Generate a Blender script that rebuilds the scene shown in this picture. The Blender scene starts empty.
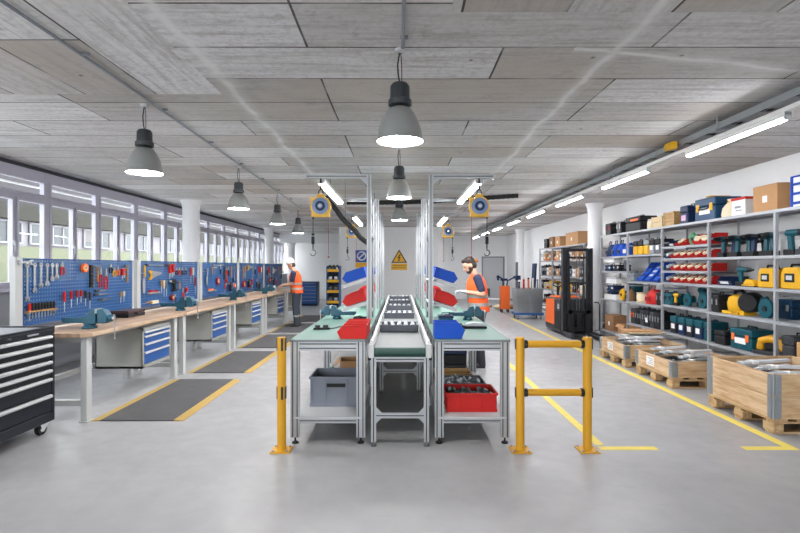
import bpy, bmesh, math, random
from mathutils import Vector, Matrix, Euler
R = random.Random(7)
C = bpy.context.scene.collection
PI = math.pi
V = Vector

# ------------------------------------------------------------------ materials
def lin(h):
    h = h.lstrip('#')
    c = [int(h[i:i+2], 16) / 255 for i in (0, 2, 4)]
    return tuple(x / 12.92 if x <= .04045 else ((x + .055) / 1.055) ** 2.4 for x in c)

class NT:
    """tiny node-tree helper"""
    def __init__(s, name):
        s.m = bpy.data.materials.new(name); s.m.use_nodes = True
        s.t = s.m.node_tree; s.t.nodes.clear()
        s.out = s.n('ShaderNodeOutputMaterial')
    def n(s, typ, **kw):
        nd = s.t.nodes.new(typ)
        for k, v in kw.items(): setattr(nd, k, v)
        return nd
    def l(s, a, b): s.t.links.new(a, b)
    def math(s, op, a, b=None, c=None):
        nd = s.n('ShaderNodeMath', operation=op)
        for i, x in enumerate((a, b, c)):
            if x is None: continue
            if isinstance(x, (int, float)): nd.inputs[i].default_value = x
            else: s.l(x, nd.inputs[i])
        return nd.outputs[0]
    def mix(s, f, a, b, blend='MIX'):
        nd = s.n('ShaderNodeMix', data_type='RGBA', blend_type=blend)
        for sock, x in ((nd.inputs[0], f), (nd.inputs[6], a), (nd.inputs[7], b)):
            if isinstance(x, (int, float)): sock.default_value = x
            elif isinstance(x, tuple): sock.default_value = (*x[:3], 1)
            else: s.l(x, sock)
        return nd.outputs[2]
    def noise(s, vec, scale, detail=3, rough=.55):
        nd = s.n('ShaderNodeTexNoise'); nd.inputs['Scale'].default_value = scale
        nd.inputs['Detail'].default_value = detail; nd.inputs['Roughness'].default_value = rough
        s.l(vec, nd.inputs['Vector']); return nd.outputs['Fac']
    def mapv(s, vec, scale=(1, 1, 1), rot=(0, 0, 0), loc=(0, 0, 0)):
        nd = s.n('ShaderNodeMapping'); nd.inputs['Scale'].default_value = scale
        nd.inputs['Rotation'].default_value = rot; nd.inputs['Location'].default_value = loc
        s.l(vec, nd.inputs['Vector']); return nd.outputs[0]
    def ramp(s, f, stops):
        nd = s.n('ShaderNodeValToRGB'); e = nd.color_ramp.elements
        while len(e) < len(stops): e.new(.5)
        for el, (p, c) in zip(e, stops):
            el.position = p; el.color = (*c, 1) if isinstance(c, tuple) else (c, c, c, 1)
        s.l(f, nd.inputs[0]); return nd.outputs[0]
    def obj(s): return s.n('ShaderNodeTexCoord').outputs['Object']
    def bsdf(s, col, rough=.5, metal=0, bump=None, bstr=.2, spec=.5):
        b = s.n('ShaderNodeBsdfPrincipled')
        for k, x in (('Base Color', col), ('Roughness', rough), ('Metallic', metal), ('Specular IOR Level', spec)):
            if isinstance(x, (int, float)): b.inputs[k].default_value = x
            elif isinstance(x, tuple): b.inputs[k].default_value = (*x[:3], 1)
            else: s.l(x, b.inputs[k])
        if bump is not None:
            bp = s.n('ShaderNodeBump'); bp.inputs['Strength'].default_value = bstr; bp.inputs['Distance'].default_value = .01
            s.l(bump, bp.inputs['Height']); s.l(bp.outputs[0], b.inputs['Normal'])
        return b.outputs[0]
    def fin(s, sh): s.l(sh, s.out.inputs[0]); return s.m

def mat(name, hexc, rough=.5, metal=0., var=.08, scale=9, bump=0., spec=.5):
    t = NT(name); c = lin(hexc); v = t.obj()
    f = t.noise(v, scale)
    a = tuple(x * (1 - var) for x in c); b = tuple(min(1, x * (1 + var)) for x in c)
    col = t.mix(f, a, b)
    fine = t.noise(v, scale * 12, 2) if bump else None
    return t.fin(t.bsdf(col, rough, metal, fine, bump, spec))

def glow(name, hexc, strength):
    t = NT(name); e = t.n('ShaderNodeEmission'); e.inputs[0].default_value = (*lin(hexc), 1); e.inputs[1].default_value = strength
    return t.fin(e.outputs[0])

def wood(name, c1, c2, axis=0, scale=6, rough=.55):
    t = NT(name); v = t.obj(); sc = [scale * 3] * 3; sc[axis] = scale * .25
    n1 = t.noise(t.mapv(v, tuple(sc)), 1.5, 6, .65)
    n2 = t.noise(v, 2.5, 3)
    col = t.mix(t.ramp(n1, [(.36, 0.), (.64, 1.)]), lin(c1), lin(c2)); col = t.mix(t.math('MULTIPLY', n2, .35), col, lin(c2))
    knots = t.n('ShaderNodeTexVoronoi'); sk = [4.5] * 3; sk[axis] = 2.2; t.l(t.mapv(v, tuple(sk)), knots.inputs['Vector'])
    kf = t.ramp(knots.outputs['Distance'], [(0, 1.), (.09, 0.)])
    col = t.mix(t.math('MULTIPLY', kf, .55), col, tuple(x * .35 for x in lin(c2)))
    return t.fin(t.bsdf(col, rough, 0, n1, .12))

def planks(name, c1, c2):      # bench top: glued beech strips along y
    t = NT(name); v = t.obj()
    b = t.n('ShaderNodeTexBrick'); b.offset = .37
    b.inputs['Scale'].default_value = 1; b.inputs['Brick Width'].default_value = .55; b.inputs['Row Height'].default_value = .055
    b.inputs['Mortar Size'].default_value = .0015
    b.inputs['Color1'].default_value = (*lin(c1), 1); b.inputs['Color2'].default_value = (*lin(c2), 1)
    b.inputs['Mortar'].default_value = (*[x * .7 for x in lin(c2)], 1)
    t.l(t.mapv(v, rot=(0, 0, PI / 2)), b.inputs['Vector'])
    g = t.noise(t.mapv(v, (60, 4, 60)), 1, 4)
    col = t.mix(t.math('MULTIPLY', g, .4), b.outputs[0], tuple(x * .8 for x in lin(c2)))
    w = t.ramp(t.noise(v, 3.2, 4), [(.45, 0.), (.7, .45)])
    col = t.mix(w, col, lin('#8b7c6c'))
    return t.fin(t.bsdf(col, .45))

def concrete_floor():
    t = NT('floor_concrete'); v = t.obj()
    n1 = t.noise(v, .7, 5, .6); n2 = t.noise(v, 6, 4); n3 = t.noise(v, 60, 2)
    col = t.ramp(n1, [(.3, lin('#908f90')), (.55, lin('#9c9c9d')), (.75, lin('#a5a5a6'))])
    col = t.mix(t.math('MULTIPLY', n2, .22), col, lin('#838384'))
    scuff = t.ramp(t.noise(t.mapv(v, (.6, 2.2, 1), (0, 0, .4)), 3.5, 6, .75), [(.6, 0.), (.74, .32)])
    col = t.mix(scuff, col, lin('#767573'))
    joint = t.n('ShaderNodeTexBrick'); joint.offset = 0
    for k, x in (('Scale', 1), ('Brick Width', 5.6), ('Row Height', 5.2), ('Mortar Size', .004), ('Mortar Smooth', .6)): joint.inputs[k].default_value = x
    t.l(t.mapv(v, loc=(2.1, 1.2, 0)), joint.inputs['Vector'])
    col = t.mix(t.math('MULTIPLY', joint.outputs['Fac'], .3), col, lin('#888681'))
    rg = t.ramp(n2, [(.3, .3), (.7, .46)])
    return t.fin(t.bsdf(col, rg, 0, n3, .02))

def concrete_ceiling():
    t = NT('board_formed_concrete'); v = t.obj()
    sx = t.n('ShaderNodeSeparateXYZ'); t.l(v, sx.inputs[0]); X, Y = sx.outputs[0], sx.outputs[1]
    def boards(rot, bw, rh, loc):
        b = t.n('ShaderNodeTexBrick'); b.offset = .43; b.offset_frequency = 3
        for k, x in (('Scale', 1), ('Brick Width', bw), ('Row Height', rh), ('Mortar Size', .009), ('Mortar Smooth', .25)): b.inputs[k].default_value = x
        b.inputs['Color1'].default_value = (.0, .0, .0, 1); b.inputs['Color2'].default_value = (1, 1, 1, 1); b.inputs['Mortar'].default_value = (.5, .5, .5, 1)
        mv = t.mapv(v, rot=(0, 0, rot), loc=loc)
        wob = t.n('ShaderNodeVectorMath', operation='ADD'); nz = t.n('ShaderNodeTexNoise'); nz.inputs['Scale'].default_value = .9
        t.l(v, nz.inputs['Vector'])
        sc = t.n('ShaderNodeVectorMath', operation='SCALE'); sc.inputs['Scale'].default_value = .02; t.l(nz.outputs['Color'], sc.inputs[0])
        t.l(mv, wob.inputs[0]); t.l(sc.outputs[0], wob.inputs[1]); t.l(wob.outputs[0], b.inputs['Vector'])
        gs = (.8, 13, 1) if rot == 0 else (13, .8, 1)
        gr = t.noise(t.mapv(v, gs), 1.3, 5, .7)
        return b.outputs['Color'], b.outputs['Fac'], gr
    c1, f1, g1 = boards(0, 2.35, .575, (.62, .02, 0))
    c2, f2, g2 = boards(PI / 2, 2.9, .62, (.4, .25, 0))
    fld = t.math('MULTIPLY', t.math('LESS_THAN', X, -1.55), t.math('LESS_THAN', Y, 4.35))
    fld2 = t.math('MULTIPLY', t.math('GREATER_THAN', X, .3), t.math('LESS_THAN', Y, 2.95))
    fld = t.math('MAXIMUM', fld, fld2)
    c = t.mix(fld, c1, c2); f = t.mix(fld, f1, f2); g = t.mix(fld, g1, g2)
    col = t.mix(c, lin('#b0acab'), lin('#e4e3e4'))
    col = t.mix(t.ramp(g, [(.34, .6), (.54, 0.)]), col, lin('#948d87'))
    fineg = t.noise(v, 22, 5, .75)
    col = t.mix(t.ramp(fineg, [(.36, .4), (.54, 0.)]), col, lin('#98938e'))
    blot = t.noise(v, 1.1, 5, .65)
    col = t.mix(t.ramp(blot, [(.42, 0.), (.66, .6)]), col, lin('#d3d2d0'))
    tan = t.math('MULTIPLY', t.ramp(c, [(.25, 1.), (.55, 0.)]), t.ramp(t.noise(v, .55, 2), [(.42, 0.), (.6, .55)]))
    col = t.mix(tan, col, lin('#a99a87'))
    blots = t.ramp(t.noise(v, 4.2, 5, .7), [(.58, 0.), (.72, .5)])
    col = t.mix(blots, col, lin('#928c86'))
    # dark form joints, some missing
    jm = t.math('MULTIPLY', f, t.ramp(t.noise(v, 1.7, 3), [(.33, .35), (.55, 1.)]))
    col = t.mix(jm, col, lin('#4a4643'))
    # nail / void specks
    vo = t.n('ShaderNodeTexVoronoi'); vo.inputs['Scale'].default_value = 2.6; t.l(v, vo.inputs['Vector'])
    sp = t.ramp(vo.outputs['Distance'], [(.025, .9), (.06, 0.)])
    col = t.mix(sp, col, lin('#54504d'))
    # lime-white seams between slab fields
    wv = t.math('MULTIPLY', t.math('SUBTRACT', t.noise(v, 1.4, 4), .5), .22)
    wx = t.math('ADD', X, wv)
    def seam(val, pos, w):
        return t.ramp(t.math('ABSOLUTE', t.math('SUBTRACT', val, pos)), [(0, .9), (w * .25, .7), (w * .45, .3), (w * 1.3, 0.)])
    s = t.math('MAXIMUM', seam(wx, -1.42, .09), seam(wx, 1.5, .085))
    wy = t.math('ADD', t.math('ADD', Y, wv), t.math('MULTIPLY', X, -.2))
    s2 = t.math('MULTIPLY', seam(wy, 3.2, .07), t.math('GREATER_THAN', X, 1.2))
    s = t.math('MAXIMUM', s, s2)
    s = t.math('MULTIPLY', s, t.ramp(t.noise(v, 3, 4), [(.3, .4), (.55, 1.)]))
    col = t.mix(s, col, lin('#e6e5e4'))
    h = t.math('SUBTRACT', t.math('MULTIPLY', g, .4), f)
    return t.fin(t.bsdf(col, .85, 0, h, .35))

def pegboard_mat():
    t = NT('blue_perforated_steel'); v = t.obj()
    sx = t.n('ShaderNodeSeparateXYZ'); t.l(v, sx.inputs[0])
    def cell(q): return t.math('ABSOLUTE', t.math('SUBTRACT', t.math('FRACT', t.math('DIVIDE', q, .042)), .5))
    hole = t.math('MULTIPLY', t.math('LESS_THAN', cell(sx.outputs[1]), .19), t.math('LESS_THAN', cell(sx.outputs[2]), .19))
    n = t.noise(v, 4)
    col = t.mix(n, lin('#0f4880'), lin('#175a97'))
    sh = t.bsdf(col, .4)
    tr = t.n('ShaderNodeBsdfTransparent'); mx = t.n('ShaderNodeMixShader')
    t.l(hole, mx.inputs[0]); t.l(sh, mx.inputs[1]); t.l(tr.outputs[0], mx.inputs[2])
    return t.fin(mx.outputs[0])

def glass_mat():
    t = NT('window_glass')
    tr = t.n('ShaderNodeBsdfTransparent'); tr.inputs[0].default_value = (.93, .95, .95, 1)
    gl = t.n('ShaderNodeBsdfGlossy'); gl.inputs['Roughness'].default_value = .02
    lw = t.n('ShaderNodeLayerWeight'); lw.inputs[0].default_value = .5
    fr = t.math('MULTIPLY_ADD', t.math('POWER', lw.outputs['Facing'], 5), .55, .025)
    mx = t.n('ShaderNodeMixShader'); t.l(fr, mx.inputs[0]); t.l(tr.outputs[0], mx.inputs[1]); t.l(gl.outputs[0], mx.inputs[2])
    return t.fin(mx.outputs[0])

def mat_rubber():
    t = NT('ribbed_rubber'); v = t.obj()
    w = t.n('ShaderNodeTexVoronoi'); w.inputs['Scale'].default_value = 55; t.l(v, w.inputs['Vector'])
    n = t.noise(v, 3, 4)
    col = t.mix(n, lin('#3c3c3e'), lin('#565556'))
    return t.fin(t.bsdf(col, .75, 0, w.outputs['Distance'], .4))

M = {}
M['floor'] = concrete_floor(); M['ceiling'] = concrete_ceiling(); M['pegboard'] = pegboard_mat(); M['glass'] = glass_mat(); M['rubber_mat'] = mat_rubber()
SOFT = {'red', 'brightblue', 'toolyellow', 'teal', 'darkblue', 'caseblue', 'darkred', 'box_grey', 'midgrey', 'worktop_green', 'navy_case', 'charcoal', 'black', 'alu'}
for nm, hx, ro, me, va in (
    ('wall', '#eceded', .8, 0, .02), ('column', '#e2e2e3', .7, 0, .03), ('parapet', '#a2a3a6', .8, 0, .04), ('backdoor', '#c4c6c9', .5, 0, .04),
    ('winframe', '#b6b3bf', .4, 0, .03), ('dark_trim', '#2c2c33', .6, 0, .1), ('white_rail', '#efeeec', .4, 0, .02),
    ('alu', '#a3a6a8', .42, .55, .04), ('alu_dark', '#6f7376', .45, .6, .06), ('steel', '#b8bbbe', .28, .9, .08), ('chrome', '#d0d2d4', .15, 1, .03),
    ('black', '#1b1c1e', .5, 0, .15), ('blackmetal', '#222327', .35, .2, .1), ('rubber', '#151516', .8, 0, .1), ('charcoal', '#33353a', .45, 0, .08), ('navy_case', '#1d2027', .35, 0, .06),
    ('grey', '#84888e', .55, 0, .06), ('lightgrey', '#b4b6b8', .55, 0, .04), ('midgrey', '#5d6168', .5, 0, .06), ('box_grey', '#7a7f8a', .5, 0, .04), ('cab_grey', '#969792', .45, 0, .03),
    ('rack', '#a2a5aa', .4, .25, .05), ('leg_white', '#b2b4b3', .55, 0, .03),
    ('white', '#dededd', .5, 0, .02), ('paper', '#e4e4e2', .7, 0, .02), ('plastic_film', '#b9bec4', .25, 0, .15),
    ('balancer', '#dbab3c', .45, 0, .05), ('disc', '#6d83a8', .4, 0, .06), ('yellow', '#c99312', .5, 0, .05), ('toolyellow', '#d2a01f', .5, 0, .06), ('lineyellow', '#d9c455', .6, 0, .12), ('mat_yellow', '#a98c46', .7, 0, .12),
    ('red', '#b8201c', .6, 0, .06), ('darkred', '#8e1c24', .45, 0, .08), ('orange', '#ee6a22', .5, 0, .05), ('vest', '#e4571a', .75, 0, .06), ('reflect', '#94928d', .35, .1, .05),
    ('blue', '#1b4fa8', .4, 0, .05), ('brightblue', '#1046a8', .6, 0, .05), ('drawerblue', '#194f92', .5, 0, .05), ('darkblue', '#182b4b', .45, 0, .08), ('caseblue', '#173f60', .4, 0, .06), ('dolly', '#2c5590', .5, 0, .08),
    ('teal', '#0f4c58', .4, 0, .07), ('viseteal', '#194f63', .42, .1, .08), ('green', '#2c7a52', .5, 0, .08), ('worktop_green', '#5d8174', .4, 0, .03), ('belt_green', '#173c34', .6, 0, .06), ('belt', '#636867', .5, 0, .05),
    ('cream', '#d9cdb0', .7, 0, .08), ('beige', '#c9b58f', .7, 0, .1), ('copper', '#c98c66', .3, .7, .05), ('pink', '#c9a0c0', .5, 0, .06), ('galv', '#9ba1a5', .4, .6, .1),
    ('lampgrey', '#8f918f', .4, .2, .04), ('lampcap', '#2f3337', .5, .1, .08),
    ('skin', '#c99a80', .55, 0, .05), ('hair', '#2b1f19', .7, 0, .2), ('hairlight', '#a0683c', .7, 0, .2), ('shirt', '#252f4a', .85, 0, .1), ('jeans', '#39404c', .85, 0, .14), ('darktrousers', '#33363c', .85, 0, .12), ('glove', '#a8adb4', .8, 0, .1), ('boot', '#2a2523', .6, 0, .1), ('helmet', '#ecebe6', .3, 0, .02),
    ('facade_mauve', '#3f3b3f', .9, 0, .05), ('facade_white', '#8f8c92', .8, 0, .04), ('facade_green', '#686a56', .9, 0, .06), ('facade_cream', '#837e83', .9, 0, .05), ('facade_olive', '#302e28', .9, 0, .08), ('facade_glass', '#33363a', .25, 0, .15), ('blind', '#6a6563', .8, 0, .04), ('pale_paving', '#c6c6c4', .9, 0, .1),
    ('carton', '#b58a5f', .8, 0, .07), ('carton_dark', '#8c6746', .8, 0, .08), ('sign_yellow', '#f0b51e', .5, 0, .02), ('sign_blue', '#1d55b0', .5, 0, .02), ('tape', '#c9b48f', .5, 0, .05),
): M[nm] = mat(nm, hx, ro, me, va, spec=.28 if nm in SOFT else .5)
M['pallet'] = wood('pallet_pine', '#d3b98f', '#9a7446', 1); M['pallet_x'] = wood('pallet_pine_cross', '#cbb088', '#94714a', 0)
M['crate'] = wood('collar_pine', '#e0c9a6', '#b48d62', 1); M['crate_x'] = wood('collar_pine_cross', '#dcc29c', '#ae865a', 0)
M['woodbox'] = wood('small_box_wood', '#c2a06c', '#94703f', 0); M['handle_wood'] = wood('handle_wood', '#c39a62', '#8a6234', 2, 20)
M['benchtop'] = planks('beech_strips', '#cbb096', '#b3957a')
M['led'] = glow('led_diffuser', '#fbfbff', 85); M['lampglow'] = glow('lamp_diffuser', '#fdfbfa', 95)

# ------------------------------------------------------------------ mesh builder
class MB:
    lean = 0.
    def __init__(s): s.bm = bmesh.new(); s.mi = 0
    def raw(s, verts, faces):
        vs = [s.bm.verts.new(v) for v in verts]
        for f in faces:
            try: fc = s.bm.faces.new([vs[i] for i in f]); fc.material_index = s.mi
            except ValueError: pass
        return s
    def box(s, c, d, rot=None, top=None):
        x, y, z = (k / 2 for k in d); tx, ty = top if top else (1, 1)
        p = [(-x, -y, -z), (x, -y, -z), (x, y, -z), (-x, y, -z), (-x * tx, -y * ty, z), (x * tx, -y * ty, z), (x * tx, y * ty, z), (-x * tx, y * ty, z)]
        m = Euler(rot).to_matrix() if rot else Matrix.Identity(3)
        return s.raw([m @ V(q) + V(c) for q in p], [(3, 2, 1, 0), (4, 5, 6, 7), (0, 1, 5, 4), (1, 2, 6, 5), (2, 3, 7, 6), (3, 0, 4, 7)])
    def bx(s, x0, x1, y0, y1, z0, z1):
        return s.box(((x0 + x1) / 2, (y0 + y1) / 2, (z0 + z1) / 2), (abs(x1 - x0), abs(y1 - y0), abs(z1 - z0)))
    def cyl(s, p0, p1, r0, r1=None, n=14):
        p0, p1 = V(p0), V(p1); r1 = r0 if r1 is None else r1
        w = (p1 - p0).normalized(); u = w.orthogonal().normalized(); v = w.cross(u)
        vs = []
        for p, r in ((p0, r0), (p1, r1)):
            for i in range(n):
                a = 2 * PI * i / n; vs.append(p + u * (r * math.cos(a)) + v * (r * math.sin(a)))
        fs = [(i, (i + 1) % n, n + (i + 1) % n, n + i) for i in range(n)] + [tuple(range(n))[::-1], tuple(range(n, 2 * n))]
        return s.raw(vs, fs)
    def tube(s, pts, r, n=8, closed=False):
        pts = [V(p) for p in pts]; vs = []; N = len(pts); u = None
        for i, p in enumerate(pts):
            a = pts[(i - 1) % N] if (i > 0 or closed) else p; b = pts[(i + 1) % N] if (i < N - 1 or closed) else p
            w = (b - a).normalized()
            u = (w.orthogonal() if u is None else (u - w * u.dot(w))).normalized(); v = w.cross(u)
            rr = r[i] if isinstance(r, (list, tuple)) else r
            for k in range(n):
                t = 2 * PI * k / n; vs.append(p + u * (rr * math.cos(t)) + v * (rr * math.sin(t)))
        fs = []
        for i in range(N if closed else N - 1):
            j = (i + 1) % N
            for k in range(n): fs.append((i * n + k, i * n + (k + 1) % n, j * n + (k + 1) % n, j * n + k))
        if not closed: fs += [tuple(range(n))[::-1], tuple(range((N - 1) * n, N * n))]
        return s.raw(vs, fs)
    def lathe(s, prof, o=(0, 0, 0), rot=None, n=24, sx=1, sy=1):
        m = Euler(rot).to_matrix() if rot else Matrix.Identity(3); vs = []; N = len(prof)
        for r, z in prof:
            for k in range(n):
                t = 2 * PI * k / n; vs.append(m @ V((max(r, 1e-5) * math.cos(t) * sx, max(r, 1e-5) * math.sin(t) * sy, z)) + V(o))
        fs = [(i * n + k, i * n + (k + 1) % n, (i + 1) * n + (k + 1) % n, (i + 1) * n + k) for i in range(N - 1) for k in range(n)]
        if prof[0][0] > 1e-4 and prof[0] != prof[-1]: pass
        return s.raw(vs, fs)
    def loft(s, rings, n=20, cap=True):            # rings: (z, cx, cy, rx, ry)
        vs = []; N = len(rings)
        for z, cx, cy, rx, ry in rings:
            for k in range(n):
                t = 2 * PI * k / n; vs.append((cx + rx * math.cos(t), cy + ry * math.sin(t), z))
        fs = [(i * n + k, i * n + (k + 1) % n, (i + 1) * n + (k + 1) % n, (i + 1) * n + k) for i in range(N - 1) for k in range(n)]
        if cap: fs += [tuple(range(n))[::-1], tuple(range((N - 1) * n, N * n))]
        return s.raw(vs, fs)
    def prism(s, poly, o, u, v, w):                # poly in (u,v), extruded along w (full vector)
        o, u, v, w = V(o), V(u), V(v), V(w); n = len(poly)
        vs = [o + u * a + v * b for a, b in poly] + [o + u * a + v * b + w for a, b in poly]
        fs = [(i, (i + 1) % n, n + (i + 1) % n, n + i) for i in range(n)] + [tuple(range(n))[::-1], tuple(range(n, 2 * n))]
        return s.raw(vs, fs)
    def ball(s, c, r, n=12, rot=None):
        rx, ry, rz = (r, r, r) if isinstance(r, (int, float)) else r
        m = Euler(rot).to_matrix() if rot else Matrix.Identity(3); h = n // 2
        vs = [m @ V((0, 0, -rz)) + V(c)]
        for i in range(1, h):
            p = -PI / 2 + PI * i / h
            for k in range(n):
                t = 2 * PI * k / n; vs.append(m @ V((rx * math.cos(p) * math.cos(t), ry * math.cos(p) * math.sin(t), rz * math.sin(p))) + V(c))
        vs.append(m @ V((0, 0, rz)) + V(c)); L = len(vs) - 1
        fs = [(0, 1 + (k + 1) % n, 1 + k) for k in range(n)]
        for i in range(h - 2):
            a, b = 1 + i * n, 1 + (i + 1) * n
            fs += [(a + k, a + (k + 1) % n, b + (k + 1) % n, b + k) for k in range(n)]
        a = 1 + (h - 2) * n
        fs += [(a + k, a + (k + 1) % n, L) for k in range(n)]
        return s.raw(vs, fs)
    def extr(s, p0, p1, w, d, u, slots=(1, 1)):    # slotted aluminium profile; u = direction of w
        p0, p1, u = V(p0), V(p1), V(u).normalized(); ax = p1 - p0; v = ax.normalized().cross(u)
        mn = min(w, d); g = .005; dp = .006
        def side(L, k):
            pts = [(-L / 2, 0)]
            for i in range(k):
                c = -L / 2 + L * (i + .5) / k; pts += [(c - g, 0), (c - g, dp), (c + g, dp), (c + g, 0)]
            return pts
        poly = []
        poly += [(a, -d / 2 + b) for a, b in side(w, slots[0])]
        poly += [(w / 2 - b, a) for a, b in side(d, slots[1])]
        poly += [(-a, d / 2 - b) for a, b in side(w, slots[0])]
        poly += [(-w / 2 + b, -a) for a, b in side(d, slots[1])]
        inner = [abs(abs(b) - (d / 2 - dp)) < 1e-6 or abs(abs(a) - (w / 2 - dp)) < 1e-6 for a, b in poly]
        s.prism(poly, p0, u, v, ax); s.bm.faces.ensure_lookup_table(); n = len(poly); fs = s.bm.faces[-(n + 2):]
        for i in range(n):          # slot floors coloured dark to give the shade inside each slot
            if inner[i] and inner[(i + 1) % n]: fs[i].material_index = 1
        return s
    def build(s, name, mats, parent=None, bevel=0., seg=2, ang=38):
        me = bpy.data.meshes.new(name)
        if MB.lean:
            for v in s.bm.verts:
                if v.co.z > .9: v.co.y -= (v.co.z - .9) * MB.lean
        bmesh.ops.recalc_face_normals(s.bm, faces=s.bm.faces[:])
        s.bm.to_mesh(me); s.bm.free()
        if mats == 'alu': mats = ['alu', 'blackmetal']  # dark second material paints shade into the profile slots
        for m in (mats if isinstance(mats, (list, tuple)) else [mats]): me.materials.append(M[m] if isinstance(m, str) else m)
        me.polygons.foreach_set('use_smooth', [True] * len(me.polygons))
        me.set_sharp_from_angle(angle=math.radians(ang))
        o = bpy.data.objects.new(name, me); C.objects.link(o)
        if parent: o.parent = parent
        if bevel:
            b = o.modifiers.new('bevel', 'BEVEL'); b.width = bevel; b.segments = seg; b.limit_method = 'ANGLE'; b.angle_limit = math.radians(40); b.harden_normals = True
        return o

def thing(name, label, cat, loc=(0, 0, 0), rz=0, group=None, rot=None):
    o = bpy.data.objects.new(name, None); C.objects.link(o); o.empty_display_size = .1
    o.location = loc; o.rotation_euler = rot if rot else (0, 0, rz); tag(o, label, cat, group); return o
def tag(o, label, cat, group=None, loc=None, rz=None):
    o['label'] = label; o['category'] = cat
    if group: o['group'] = group
    if loc is not None: o.location = loc
    if rz is not None: o.rotation_euler = (0, 0, rz)
    return o
def struct(name, mb, m, parent=None, bevel=0):
    o = mb.build(name, m, parent, bevel)
    if not parent: o['kind'] = 'structure'
    return o
def dup(root, loc, rz=None, label=None, group=None, rot=None):
    r = root.copy(); C.objects.link(r); r.location = loc
    if rz is not None: r.rotation_euler = (0, 0, rz)
    if rot: r.rotation_euler = rot
    if label: r['label'] = label
    if group: r['group'] = group
    for ch in list(root.children):
        c = ch.copy(); C.objects.link(c); c.parent = r
        for g in list(ch.children):
            d = g.copy(); C.objects.link(d); d.parent = c
    return r
ORD = ['first', 'second', 'third', 'fourth', 'fifth', 'sixth', 'seventh', 'eighth', 'ninth', 'tenth', 'eleventh', 'twelfth', 'thirteenth']
RT, LF = -PI / 2, PI / 2      # item front faces -X / +X
# ------------------------------------------------------------------ camera, world
sc = bpy.context.scene
cam = bpy.data.cameras.new('camera'); co = bpy.data.objects.new('camera', cam); C.objects.link(co)
co.location = (0, 0, 1.6); co.rotation_euler = (PI / 2, 0, 0); cam.lens = 22.5; cam.sensor_width = 36; cam.clip_start = .05; cam.clip_end = 300
sc.camera = co
w = bpy.data.worlds.new('sky'); sc.world = w; w.use_nodes = True
bg = w.node_tree.nodes['Background']; bg.inputs[0].default_value = (.93, .96, 1, 1); bg.inputs[1].default_value = 5.0
sc.view_settings.view_transform = 'Standard'; sc.view_settings.look = 'None'; sc.view_settings.gamma = 1; sc.view_settings.use_curve_mapping = False
sc.view_settings.exposure = 0.62
sc.cycles.max_bounces = 8; sc.cycles.diffuse_bounces = 5; sc.cycles.transparent_max_bounces = 12

# ------------------------------------------------------------------ room shell
H = 3.1; XL, XR, YB, Y0 = -5.5, 5.25, 24.5, -14
struct('floor', MB().bx(XL - .15, XR + .15, Y0, YB + .2, -.2, 0), 'floor')
struct('ceiling', MB().bx(XL - .15, XR + .15, Y0, YB + .2, H, H + .25), 'ceiling')
struct('wall_right', MB().bx(XR, XR + .15, Y0, YB + .2, 0, H), 'wall')
m = MB(); m.bx(XL - .15, 4.02, YB, YB + .2, 0, H); m.bx(4.02, 5.1, YB, YB + .2, 2.06, H); m.bx(5.1, XR, YB, YB + .2, 0, H)
struct('wall_back', m, 'wall')
struct('wall_center', MB().bx(-2.32, 1.63, 19, YB - .001, 0, H - .002), 'wall')
struct('wall_left', MB().bx(XL - .15, XL, Y0, YB, 0, 1.25), 'parapet')
m = MB(); m.bx(XL - .14, XL + .03, Y0, YB, 3.05, H - .002); struct('trim_1', m, 'dark_trim')
struct('trim_2', MB().bx(XL - .2, XL + .12, Y0, YB, 1.25, 1.285), 'winframe')
m = MB(); m.bx(XL, -2.33, 22.7, 23.15, 2.68, H - .002); struct('ceiling_beam', m, 'column')
struct('baseboard_right', MB().bx(XR - .012, XR - .001, Y0, YB, 0, .08), 'grey')
# back door: leaf, frame, grille, handle
d = struct('door_1', MB().bx(4.06, 5.06, YB + .06, YB + .11, .01, 2.03), 'backdoor', bevel=.004)
m = MB(); m.bx(4.0, 4.06, YB - .015, YB + .12, 0, 2.09); m.bx(5.06, 5.12, YB - .015, YB + .12, 0, 2.09); m.bx(4.06, 5.06, YB - .015, YB + .12, 2.03, 2.09)
m.build('door_frame', 'grey', d)
m = MB(); m.bx(4.15, 4.42, YB + .045, YB + .06, .12, .52)
for k in range(6): m.box((4.285, YB + .04, .16 + k * .062), (.25, .02, .03), (.5, 0, 0))
m.build('vent_grille', 'midgrey', d)
m = MB(); m.cyl((4.14, YB + .06, 1.02), (4.14, YB, 1.02), .012); m.cyl((4.14, YB + .005, 1.02), (4.26, YB + .005, 1.02), .011); m.build('door_handle', 'steel', d)
# round columns with a flared head
def column(x, y, r, top=H):
    m = MB(); m.lathe([(r, 0), (r, top - .22), (r + .01, top - .12), (r + .035, top - .05), (r + .06, top - .001)], (x, y, 0), n=32)
    return struct('column', m, 'column')
column(4.66, 11.95, .165); column(4.85, 20.2, .165); column(-4.76, 11.4, .185); column(-5.05, 19.3, .17); column(-5.0, 22.95, .17, 2.68)

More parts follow.
